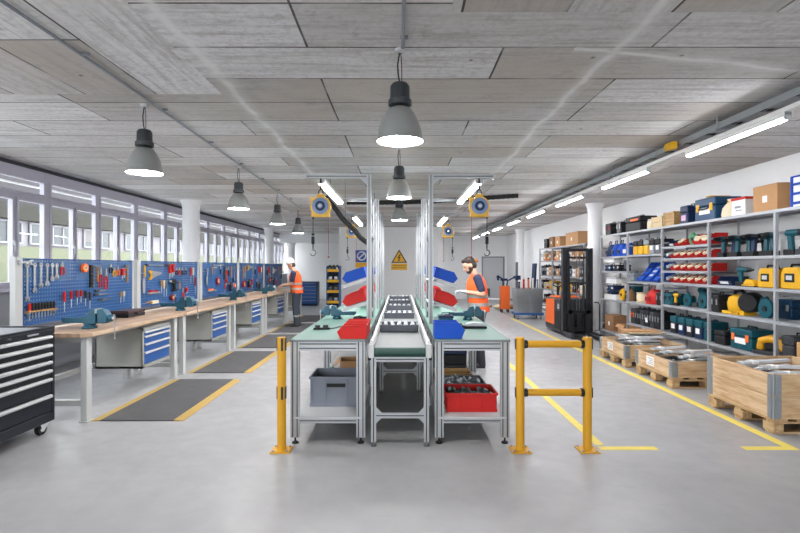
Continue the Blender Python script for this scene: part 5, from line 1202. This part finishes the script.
# --- yellow box bay
Z = 1.83
for k, (c, l, ds) in enumerate((('toolyellow', 'black', 'first yellow'), ('toolyellow', 'black', 'second yellow'), ('toolyellow', 'galv', 'third yellow'), ('grey', 'black', 'first grey'), ('midgrey', 'black', 'second grey'))):
    case('%s upright box with a dark lid, left part of the top-but-one shelf' % ds if False else '%s upright box with a dark lid on the shelf below the orange-striped case' % ds, atY(9.86 - k * .215, Z, .26), .17, .26, .27, c, None, k > 2, lid=l)
t = soft_bag('black bag at the far end of the yellow box shelf', atY(10.04, Z, .2, .14), .12, .2, .22, 'black')
Z = 1.31
for k in range(3):
    t = thing('sloped_tray', 'bright blue open tray leaning on its back edge, %s of three' % ORD[k], 'tray', (RX + .21, 9.72 - k * .3, Z + .012), RT, 'leaning blue trays', (-.0, 0, RT))
    m = MB(); prof = [(-.16, 0), (.16, 0), (.16, .36), (.12, .36), (-.1, .06), (-.16, .05)]
    for x in (-.1, .095): m.prism(prof, (x, 0, 0), (0, 1, 0), (0, 0, 1), (.008, 0, 0))
    m.bx(-.1, .1, -.16, .16, 0, .01); m.bx(-.1, .1, .15, .16, 0, .36); m.prism([(-.16, .02), (.14, .34), (.14, .32), (-.13, .02)], (-.095, 0, 0), (0, 1, 0), (0, 0, 1), (.19, 0, 0)); m.build('tray_body', 'brightblue', t, .003)
    for j in range(3): m = MB(); m.box((0, -.06 + j * .07, .1 + j * .075), (.12, .05, .05), (.7, 0, 0)); m.build('divider', 'lightgrey' if k == 1 else 'darkblue', t, .004)
case('clear grey parts box at the far end of the leaning trays', atY(10.02, Z, .24), .16, .24, .16, 'galv', 'grey')
Z = .9
t = thing('cable_spool', 'beige cable spool beside the red jacket-like bag', 'spool', atY(9.78, Z, .24), RT); t['label'] = 'beige cable spool on the shelf beside the red bag'
m = MB(); m.lathe([(0, 0), (.12, 0), (.12, .02), (.1, .022), (.1, .17), (.12, .172), (.12, .19), (0, .19)], n=22); m.build('drum', 'beige', t); m = MB(); m.lathe([(.101, .03), (.112, .06), (.112, .14), (.101, .165)], n=22); m.build('wound_cable', 'cream', t)
soft_bag('red tool bag on the shelf above the black parts cases', atY(9.36, Z, .3), .36, .3, .27, 'red', trim='darkred')
case('black case behind the red bag', atY(8.98, Z, .28, .05), .2, .28, .24, 'black', 'grey')
Z = .47
for k in range(6):
    case('black upright case %s on the low shelf, %s of six' % ('with an orange front' if k == 0 else 'with a white tag' if k == 3 else 'with grey latches', ORD[k]), atY(9.96 - k * .19, Z, .3), .155, .3, .3, 'black' if k % 2 else 'charcoal', 'orange' if k == 0 else 'grey', k == 3)

# --- far end bay
Z = 1.82
for k, c in enumerate(('darkblue', 'brightblue', 'brightblue', 'brightblue')):
    soft_bag('%s tool bag on the far end bay, %s of four in line' % ('dark blue' if k == 0 else 'blue', ORD[k]), atY(11.22 - k * .29, Z, .26), .24, .24, .27, c, trim='white' if k == 3 else 'darkblue')
Z = 1.5
case('dark blue case in the far end bay below the blue bags', atY(11.15, Z, .26), .34, .26, .13, 'darkblue', 'lightgrey')
o = thing('paper_box', 'white box lying on the dark cases in the far end bay', 'box', atY(11.1, Z + .19, .2), RT); MB().bx(-.26, .26, -.1, .1, 0, .085).build('body', 'white', o, .004); MB().bx(-.262, .262, -.102, .102, .06, .088).build('lid', 'lightgrey', o, .003)
case('navy case with white latches in the far end bay', atY(10.72, Z, .26), .3, .26, .14, 'navy_case', 'white')
cdrill('small grey drill on the far end bay beside the white box', atY(10.4, Z, .16), 'midgrey', RT, .9)
Z = .88
o = thing('paper_box', 'white box holding blue rolls on the middle shelf of the far end bay', 'box', atY(11.05, Z, .3), RT); MB().bx(-.3, .3, -.14, .14, 0, .1).build('body', 'white', o, .004); MB().bx(-.27, .0, -.1, .1, .1, .17).build('blue_roll', 'darkblue', o, .02)
case('dark blue case stacked on the white box of the far end bay', atY(11.06, Z + .18, .26), .4, .24, .12, 'darkblue', 'white')
o = thing('paper_box', 'upper white box stacked in the far end bay', 'box', atY(11.0, Z + .345, .26), RT); MB().bx(-.26, .26, -.12, .12, 0, .13).build('body', 'white', o, .004); MB().bx(-.262, .262, -.122, .122, .1, .133).build('lid', 'lightgrey', o, .003)
saw_tool('yellow saw on the middle shelf of the far end bay', atY(10.52, Z, .2, .01), 'toolyellow', RT, 1.1)
case('teal case behind the yellow saw in the far end bay', atY(10.5, Z, .2, .24), .3, .2, .36, 'teal', 'black')
soft_bag('grey-brown cloth bag next to the yellow saw in the far end bay', atY(10.25, Z, .2), .15, .18, .26, 'carton_dark')
carton('brown cardboard box standing on the bottom shelf of the far end bay', atY(11.1, .18, .36), .44, .34, .34, RT, 'carton_dark')
carton('small open cardboard box on the bottom shelf of the far end bay', atY(10.5, .18, .34), .36, .3, .2, RT, open_=True, col='carton')

# ------------------------------------------------------------------ second rack beyond the column
FY = [12.5, 13.83, 15.16, 16.5]; FLV = [.45, .9, 1.33, 1.78, 2.18]
rack('grey steel shelving rack behind the pallet stacker, beyond the round column', RX, FY, [FLV] * 3, 2.18)
carton('long brown cardboard box on top of the rack behind the stacker', atY(13.5, 2.18, .4), .95, .4, .34, RT)
carton('square brown cardboard box on top of the rack behind the stacker', atY(14.75, 2.18, .4), .42, .38, .3, RT)
carton('dark brown cardboard box on top of the rack behind the stacker', atY(15.35, 2.18, .36), .36, .34, .32, RT, 'carton_dark')
case('black case at the far end on top of the rack behind the stacker', atY(15.95, 2.18, .3), .34, .28, .3, 'black')
bays = [('nearest', 12.65), ('middle', 14.0), ('farthest', 15.3)]
spec = {1.78: ['carton', 'paper', 'basket'], 1.33: ['darkblue', 'carton', 'blue'], .9: ['mixed', 'red', 'mixed'], .45: ['blue', 'black', 'blue']}
lvn = {1.78: 'top shelf', 1.33: 'third shelf', .9: 'second shelf', .45: 'low shelf'}
colw = {'orange': 'orange', 'carton': 'brown', 'carton_dark': 'dark brown', 'white': 'white', 'darkblue': 'dark blue', 'brightblue': 'bright blue', 'red': 'red', 'black': 'black', 'teal': 'teal', 'toolyellow': 'yellow', 'cream': 'cream'}
pal = {1.78: ['orange', 'white', 'carton', 'carton_dark'], 1.33: ['darkblue', 'white', 'black', 'carton'], .9: ['cream', 'red', 'toolyellow', 'black'], .45: ['brightblue', 'darkblue', 'black', 'teal']}
for bi, (bn_, yb) in enumerate(bays):
    for z in (1.78, 1.33, .9, .45):
        cs = list(pal[z]); R.shuffle(cs)
        for j, c in enumerate(cs[:4]):
            y = yb + .14 + j * .29; h = R.uniform(.17, .32); lab = '%s box on the %s of the %s bay behind the stacker' % (colw[c], lvn[z], bn_)
            if c in ('carton', 'carton_dark'): carton(lab, atY(y, z, .3), .25, .3, h, RT, c)
            elif c in ('orange', 'red', 'brightblue') : storage_bin(lab.replace('box', 'bin'), atY(y, z, .34), RT, c, .34, .2, .16, None, 0, 'cream')
            else: case(lab.replace('box', 'case'), atY(y, z, .3), .24, .28, h, c, 'lightgrey' if c != 'white' else 'grey')

# ------------------------------------------------------------------ pallet stacker
t = thing('pallet_stacker', 'black and orange electric pallet stacker with a tall mast beside the far shelving', 'forklift', (4.09, 11.45, 0), .0)
m = MB(); m.prism([(.22, .05), (1.32, .05), (1.42, .12), (1.42, .3), (1.36, .8), (1.25, .84), (.22, .84)], (-.35, 0, 0), (0, 1, 0), (0, 0, 1), (.70, 0, 0)); m.build('chassis', 'charcoal', t, .02, 3)
m = MB(); m.prism([(.66, .2), (1.36, .2), (1.31, .79), (.66, .82)], (-.362, 0, 0), (0, 1, 0), (0, 0, 1), (.012, 0, 0)); m.build('orange_panel', 'orange', t, .004)
m = MB(); m.bx(-.3, .3, .7, 1.2, .84, .87); m.build('top_cover', 'orange', t, .012)
m = MB(); m.bx(-.356, -.35, .3, .42, .6, .72); m.build('key_panel', 'lightgrey', t, .002)
m = MB(); m.bx(-.36, -.35, .28, .62, .12, .55); m.build('battery_door', 'black', t, .004)
for s in (-1, 1):
    m = MB(); m.bx(s * .31 - .035, s * .31 + .035, .04, .17, .03, 2.02); m.build('outer_mast_rail', 'blackmetal', t, .004)
    m = MB(); m.bx(s * .235 - .025, s * .235 + .025, .02, .13, .08, 1.98); m.build('inner_mast_rail', 'black', t, .004)
    m = MB(); m.cyl((s * .165, .14, .1), (s * .165, .14, 1.15), .028, n=14); m.cyl((s * .165, .14, 1.15), (s * .165, .14, 1.9), .014, n=10); m.build('lift_cylinder', 'charcoal', t)
for z, h in ((1.95, .07), (1.78, .05), (1.2, .04)): m = MB(); m.bx(-.345 if z > 1.9 else -.26, .345 if z > 1.9 else .26, .12, .17, z, z + h); m.build('mast_crossbar', 'blackmetal', t, .004)
m = MB(); m.bx(-.03, -.015, .05, .065, .5, 1.9); m.bx(.03, .045, .05, .065, .5, 1.9); m.build('lift_chain', 'alu_dark', t)
m = MB(); m.bx(-.3, .3, -.06, .01, .14, .22); m.bx(-.3, .3, -.06, .01, .52, .6); m.bx(-.25, -.15, -.06, .0, .14, .6); m.bx(.15, .25, -.06, .0, .14, .6); m.bx(-.06, .06, -.05, .0, .2, .55); m.build('fork_carriage', 'black', t, .006)
for s in (-1, 1):
    m = MB(); m.prism([(-.06, .52), (-.1, .52), (-.1, .1), (-1.12, .075), (-1.12, .06), (-.06, .05)], (s * .19 - .055, 0, 0), (0, 1, 0), (0, 0, 1), (.11, 0, 0)); m.build('fork', 'blackmetal', t, .003)
    m = MB(); m.bx(s * .3 - .045, s * .3 + .045, -.5, .22, .02, .11); f = m.build('support_leg', 'charcoal', t, .01)
    m = MB(); m.cyl((s * .3 - .03, -.42, .04), (s * .3 + .03, -.42, .04), .04, n=16); m.build('load_wheel', 'lightgrey', f)
m = MB(); m.tube([(.36, .0, .12), (.46, -.03, .14), (.47, -.03, .72), (.44, -.02, .78), (.36, .0, .78)], .013); m.build('side_guard', 'black', t)
m = MB()
for k in range(6): m.bx(-.27 + k * .105, -.262 + k * .105, -.075, -.067, .6, .8)
m.bx(-.28, .28, -.075, -.067, .79, .805); m.build('load_guard', 'charcoal', t)
m = MB(); m.tube([(0, 1.34, .6), (0, 1.5, .85), (0, 1.52, 1.1)], .03, 10); m.tube([(-.12, 1.52, 1.12), (-.1, 1.52, 1.18), (.1, 1.52, 1.18), (.12, 1.52, 1.12), (.0, 1.52, 1.06), (-.12, 1.52, 1.12)], .016); m.build('tiller', 'black', t)

# ------------------------------------------------------------------ steel bin on a dolly, tool trolley, sacks
t = thing('dolly', 'blue wheeled dolly under the stainless steel bin', 'dolly', (3.92, 15.4, 0))
m = MB(); m.bx(-.42, .42, -.32, .32, .13, .2); m.build('deck', 'dolly', t, .01)
for x in (-.34, .34):
    for y in (-.25, .25):
        m = MB(); m.cyl((x - .02, y, .055), (x + .02, y, .055), .055, n=18); c = m.build('caster', 'grey', t); m = MB(); m.bx(x - .03, x - .022, y - .025, y + .025, .05, .13); m.bx(x + .022, x + .03, y - .025, y + .025, .05, .13); m.build('caster_fork', 'steel', c)
t = thing('scrap_bin', 'stainless steel bin on the blue dolly, filled with odd parts', 'bin', (3.92, 15.4, .2))
m = MB(); k = .008
for y0, y1 in ((-.31, -.3), (.3, .31)): m.prism([(-.36, 0), (.36, 0), (.41, .72), (-.41, .72)], (0, y0, 0), (1, 0, 0), (0, 0, 1), (0, y1 - y0, 0))
for s in (-1, 1): m.prism([(s * .36, 0), (s * .41, .72), (s * .40, .72), (s * .35, 0)], (0, -.31, 0), (1, 0, 0), (0, 0, 1), (0, .62, 0))
m.bx(-.36, .36, -.3, .3, 0, .01); m.bx(-.4, .4, -.3, .3, .5, .56); m.build('shell', 'steel', t, .004)
m = MB()
for a, b, c_, d_ in ((-.43, .43, -.33, -.3), (-.43, .43, .3, .33), (-.43, -.4, -.3, .3), (.4, .43, -.3, .3)): m.bx(a, b, c_, d_, .71, .735)
m.build('rim', 'galv', t, .003)
m = MB(); m.bx(-.3, .3, -.28, .28, .55, .598); o = m.build('odd_parts', 'alu_dark', t); o['kind'] = 'stuff'
m = MB(); m.bx(-.34, .34, -.316, -.31, .3, .31); m.bx(-.02, .02, -.318, -.31, .05, .68); m.build('front_rib', 'galv', t)
for k in range(9):
    x = -.28 + k * .07; c = ['darkblue', 'white', 'red', 'cream', 'orange', 'black', 'white', 'darkred', 'grey'][k]; cw = ['dark blue', 'white', 'red', 'cream', 'orange', 'black', 'slim white', 'dark red', 'grey'][k]
    q = thing('rod_part', '%s rod end sticking out of the stainless steel bin' % cw, 'part', (3.92 + x, 15.4 + (.13 if k % 2 else -.12), .81)); h = R.uniform(.25, .42); a = 0.
    m = MB(); m.tube([(0, 0, 0), (a * .3, 0, h * .6), (a, 0, h)], [.03, .028, .022], 10); m.build('shaft', c, q); m = MB(); m.ball((a, 0, h), .035, 10); m.build('tip', c, q)
t = thing('service_trolley', 'orange tool trolley with blue jointed arms behind the steel bin', 'trolley', (3.66, 17.5, 0))
m = MB(); m.bx(-.15, .15, -.18, .18, .12, .92); m.build('cabinet_body', 'orange', t, .008)
for k in range(4): m = MB(); m.bx(-.13, .13, -.195, -.18, .16 + k * .185, .325 + k * .185); m.build('drawer', 'orange', t, .005)
for x in (-.11, .11):
    for y in (-.13, .13): m = MB(); m.cyl((x - .015, y, .05), (x + .015, y, .05), .05, n=14); m.bx(x - .02, x + .02, y - .02, y + .02, .07, .12); m.build('caster', 'black', t)
m = MB(); m.tube([(-.05, 0, .92), (-.06, 0, 1.15), (-.25, -.02, 1.28)], .03); m.tube([(-.25, -.02, 1.28), (-.22, 0, 1.12)], .04); m.tube([(.08, 0, .92), (.1, 0, 1.1), (.34, 0, 1.22)], .028); m.box((-.02, 0, 1.14), (.24, .1, .08)); m.ball((.34, 0, 1.22), .05, 10); m.build('jointed_arm', 'darkblue', t)
t = thing('press_stand', 'tall grey machine stand between the trolley and the steel bin', 'stand', (3.9, 16.7, 0))
m = MB(); m.bx(-.1, .1, -.1, .1, 0, .04); m.build('foot_plate', 'grey', t, .004); m = MB(); m.bx(-.035, .035, -.04, .04, .04, 1.75); m.build('mast', 'alu_dark', t, .004); m = MB(); m.bx(-.05, .12, -.06, .06, 1.15, 1.3); m.build('slide_head', 'darkblue', t, .006)
t = thing('plastic_sheet', 'dark blue board leaning upright behind the stainless steel bin', 'board', (4.36, 16.35, 0))
m = MB(); m.box((0, 0, .85), (.05, .4, 1.7), (0, .05, 0)); m.build('board', 'darkblue', t, .004); m = MB(); m.box((-.03, 0, 1.2), (.012, .3, .02), (0, .05, 0)); m.build('batten_strip', 'grey', t)
for k in range(3):
    t = thing('sack', 'brown sack lying on the floor by the trolley, %s of three' % ORD[k], 'sack', (3.2 + k * .5, 18.75, 0), .15 * k, 'sacks by the orange trolley')
    m = MB(); m.ball((0, 0, .09), (.2, .15, .09), 16); m.build('body', 'carton_dark' if k != 1 else 'cream', t); m = MB(); m.tube([(.18, 0, .1), (.24, .01, .12)], [.03, .045], 8); m.build('tied_end', 'carton_dark', t)
# ------------------------------------------------------------------ people
def person(label, loc, rz, E, W, nod, helmet, trousers, gloves, beard, bands):
    t = thing('person', label, 'person', loc, rz); MB.lean = .11
    NB = V((0, .015, 1.47)); rot = Matrix.Rotation(nod, 3, 'X')
    def hp(p): return rot @ (V(p) - NB) + NB
    hr = (nod, 0, 0)
    def blob(name, mb, mt, vox, smooth=4):
        o = mb.build(name, mt, t); r = o.modifiers.new('remesh', 'REMESH'); r.mode = 'VOXEL'; r.voxel_size = vox; r.use_smooth_shade = True
        s = o.modifiers.new('smooth', 'SMOOTH'); s.iterations = smooth; s.factor = .5; return o
    def limb(m, pts, rs):
        for (a, b), (ra, rb) in zip(zip(pts, pts[1:]), zip(rs, rs[1:])): m.cyl(a, b, ra, rb, 14)
        for p, r in zip(pts, rs): m.ball(p, r, 14)
    hip = {s: V((s * .09, 0, .92)) for s in (-1, 1)}; knee = {s: V((s * .105, -.02, .5)) for s in (-1, 1)}; ank = {s: V((s * .115, .03, .1)) for s in (-1, 1)}
    sh = {s: V((s * .185, .01, 1.41)) for s in (-1, 1)}
    el = {s: V((s * E[0], E[1], E[2])) for s in (-1, 1)}; wr = {s: V((s * W[0], W[1], W[2])) for s in (-1, 1)}
    torso = [(.88, 0, .0, .145, .1), (.95, 0, 0, .15, .105), (1.05, 0, -.005, .138, .1), (1.2, 0, -.005, .155, .108), (1.32, 0, .0, .172, .11), (1.42, 0, .01, .155, .085), (1.46, 0, .015, .08, .06)]
    # bare body: head, neck, torso, arms, hands, legs in one surface
    m = MB(); m.loft(torso, 20)
    m.ball(hp((0, -.005, 1.655)), (.076, .098, .1), 20, hr); m.ball(hp((0, -.04, 1.585)), (.056, .06, .06), 16, hr); m.ball(hp((0, -.075, 1.555)), (.026, .022, .02), 10)
    m.cyl(hp((0, -.098, 1.645)), hp((0, -.122, 1.607)), .009, .017, 10); m.ball(hp((0, -.116, 1.606)), .015, 10)
    m.ball(hp((0, -.094, 1.575)), (.024, .012, .007), 10, hr); m.ball(hp((0, -.093, 1.567)), (.021, .012, .007), 10, hr); m.ball(hp((0, -.088, 1.67)), (.055, .018, .012), 10, hr)
    for s in (-1, 1): m.ball(hp((s * .078, .01, 1.63)), (.012, .022, .032), 10, hr)
    m.cyl((0, .018, 1.4), hp((0, .01, 1.57)), .062, .055, 16)
    for s in (-1, 1):
        limb(m, [sh[s], sh[s].lerp(el[s], .5), el[s], el[s].lerp(wr[s], .35), wr[s]], [.056, .047, .039, .041, .027])
        limb(m, [hip[s], knee[s], knee[s].lerp(ank[s], .3), ank[s]], [.085, .056, .056, .036])
    hm = MB() if gloves else m
    for s in (-1, 1):
        d = (wr[s] - el[s]).normalized(); lat = V((-s, 0, 0)); lat = (lat - d * lat.dot(d)).normalized(); dn = d.cross(lat); dn = dn if dn.z < 0 else -dn
        R3 = Matrix((lat, d, -dn)).transposed().to_euler(); pc = wr[s] + d * .05
        g = 1.16 if gloves else 1.0
        hm.ball(pc, (.042 * g, .052, .018 * g), 14, R3); hm.cyl(wr[s] - d * .02, wr[s] + d * .03, .029 * g, .027 * g, 12)
        for k, (off, ln) in enumerate(((-.03, .058), (-.01, .07), (.011, .075), (.031, .066))):
            b = pc + d * .038 + lat * off; q1 = b + d * ln * .5 + dn * .008; q2 = q1 + d * ln * .32 + dn * ln * .32; q3 = q2 + d * ln * .08 + dn * ln * .34
            hm.tube([b - d * .02, b, q1, q2, q3], [.0098 * g, .0098 * g, .0095 * g, .0088 * g, .007 * g], 8); hm.ball(q3, .0072 * g, 8)
        b = pc - d * .02 + lat * .036; hm.tube([b, b + lat * .024 + d * .026 + dn * .008, b + lat * .022 + d * .056 + dn * .022], [.012 * g, .0105 * g, .0085 * g], 8)
    blob('body', m, 'skin', .0075, 3)
    if gloves: blob('gloves', hm, 'glove', .0065, 2)
    for s in (-1, 1):
        q = MB(); q.ball(hp((s * .032, -.0945, 1.645)), (.011, .007, .006), 10, hr); q.build('eye', 'black', t)
    q = MB()
    for s in (-1, 1): q.box(hp((s * .033, -.1, 1.668)), (.036, .008, .008), (nod, s * .1, 0))
    q.build('eyebrows', 'hair', t, .002)
    # trousers, boots
    m = MB(); m.loft([(.86, 0, 0, .15, .115), (.92, 0, 0, .168, .125), (1.0, 0, -.0, .16, .118)], 20); m.ball((0, .03, .9), (.15, .115, .09), 16)
    for s in (-1, 1): limb(m, [hip[s] + V((s * .005, .0, -.02)), hip[s].lerp(knee[s], .5), knee[s], knee[s].lerp(ank[s], .35), ank[s] + V((0, -.005, -.02))], [.108, .092, .076, .076, .068])
    blob('trousers', m, trousers, .012)
    if bands:
        q = MB()
        for s in (-1, 1):
            p = knee[s].lerp(ank[s], .55); q.lathe([(.0735, -.025), (.078, -.02), (.078, .02), (.0735, .025)], p, n=20)
        q.build('reflective_ankle_band', 'reflect', t)
    for s in (-1, 1):
        m = MB(); m.ball((s * .115, -.04, .035), (.05, .135, .04), 16); m.ball((s * .115, .03, .06), (.05, .065, .06), 14); m.cyl((s * .115, .03, .06), (s * .115, .03, .12), .05, .046, 14); m.bx(s * .115 - .045, s * .115 + .045, -.15, .08, .0, .025)
        blob('boot', m, 'boot', .011, 3)
    # T-shirt: torso with short sleeves
    m = MB(); m.loft([(z, cx, cy, rx + .014, ry + .014) for z, cx, cy, rx, ry in torso[1:-1]] + [(1.455, 0, .015, .085, .068)], 20)
    for s in (-1, 1):
        e = sh[s].lerp(el[s], .68); limb(m, [V((s * .12, .01, 1.4)), sh[s], e], [.07, .073, .064])
    blob('t_shirt', m, 'shirt', .011)
    # safety vest with reflective bands
    VR = [(.885, 0, .01, .2, .165), (.95, 0, .01, .197, .163), (1.06, 0, .005, .19, .16), (1.2, 0, .005, .195, .165), (1.3, 0, .008, .198, .163), (1.38, 0, .01, .182, .142), (1.44, 0, .012, .14, .1), (1.478, 0, .015, .092, .078)]
    m = MB(); m.loft(VR, 32, False); m.loft([(z, cx, cy, rx - .006, ry - .006) for z, cx, cy, rx, ry in VR], 32, False); m.build('safety_vest', 'vest', t)
    def ring(z):
        for a, b in zip(VR, VR[1:]):
            if a[0] <= z <= b[0]:
                f = (z - a[0]) / (b[0] - a[0]); return tuple(a[i] + (b[i] - a[i]) * f for i in range(5))
    for zc in (1.0, 1.13):
        m = MB(); rg = []
        for z in (zc - .026, zc, zc + .026): q = ring(z); rg.append((z, q[1], q[2], q[3] + .004, q[4] + .004))
        m.loft(rg, 32, False); m.build('reflective_band', 'reflect', t)
    m = MB(); m.bx(-.004, .004, -.162, -.15, .9, 1.34); m.build('vest_zip', 'reflect', t)
    # head covering
    if helmet:
        m = MB(); m.lathe([(.0, .128), (.03, .126), (.07, .108), (.1, .07), (.112, .02), (.113, 0), (.108, -.002), (.104, .02), (.06, .1), (0, .118)], hp((0, .0, 1.69)), hr, 28, 1, 1.15); m.box(hp((0, -.135, 1.694)), (.13, .07, .006), (nod + .15, 0, 0)); m.box(hp((0, .0, 1.815)), (.03, .16, .012), hr); m.build('helmet', 'helmet', t, .003)
        m = MB(); m.ball(hp((0, .035, 1.63)), (.078, .075, .07), 16, hr); blob('hair', m, 'hair', .008, 2)
    else:
        m = MB(); m.ball(hp((0, .022, 1.695)), (.083, .098, .083), 18, hr); m.ball(hp((0, .045, 1.63)), (.079, .072, .075), 16, hr); m.ball(hp((0, -.045, 1.735)), (.066, .055, .032), 14, hr); blob('hair', m, 'hair', .008, 2)
        m = MB(); m.ball(hp((0, .14, 1.66)), (.035, .035, .035), 12); blob('hair_bun', m, 'hairlight', .008, 2)
    if beard:
        m = MB(); m.ball(hp((0, -.05, 1.555)), (.056, .055, .04), 14, hr); m.ball(hp((0, -.085, 1.588)), (.03, .022, .008), 10, hr)
        for s in (-1, 1): m.ball(hp((s * .055, -.015, 1.595)), (.02, .04, .05), 10, hr)
        blob('beard', m, 'hair', .0075, 2)
    MB.lean = 0.
    return t
person('bearded person in an orange safety vest and grey gloves reaching into the red bins', (1.26, 8.0, 0), RT, (.225, .06, 1.17), (.12, -.19, 1.2), .42, False, 'darktrousers', True, True, False)
person('person in a white helmet and orange safety vest working at the window bench', (-2.75, 13.3, .014), RT, (.215, -.06, 1.13), (.13, -.3, 1.1), .36, True, 'jeans', False, False, True)
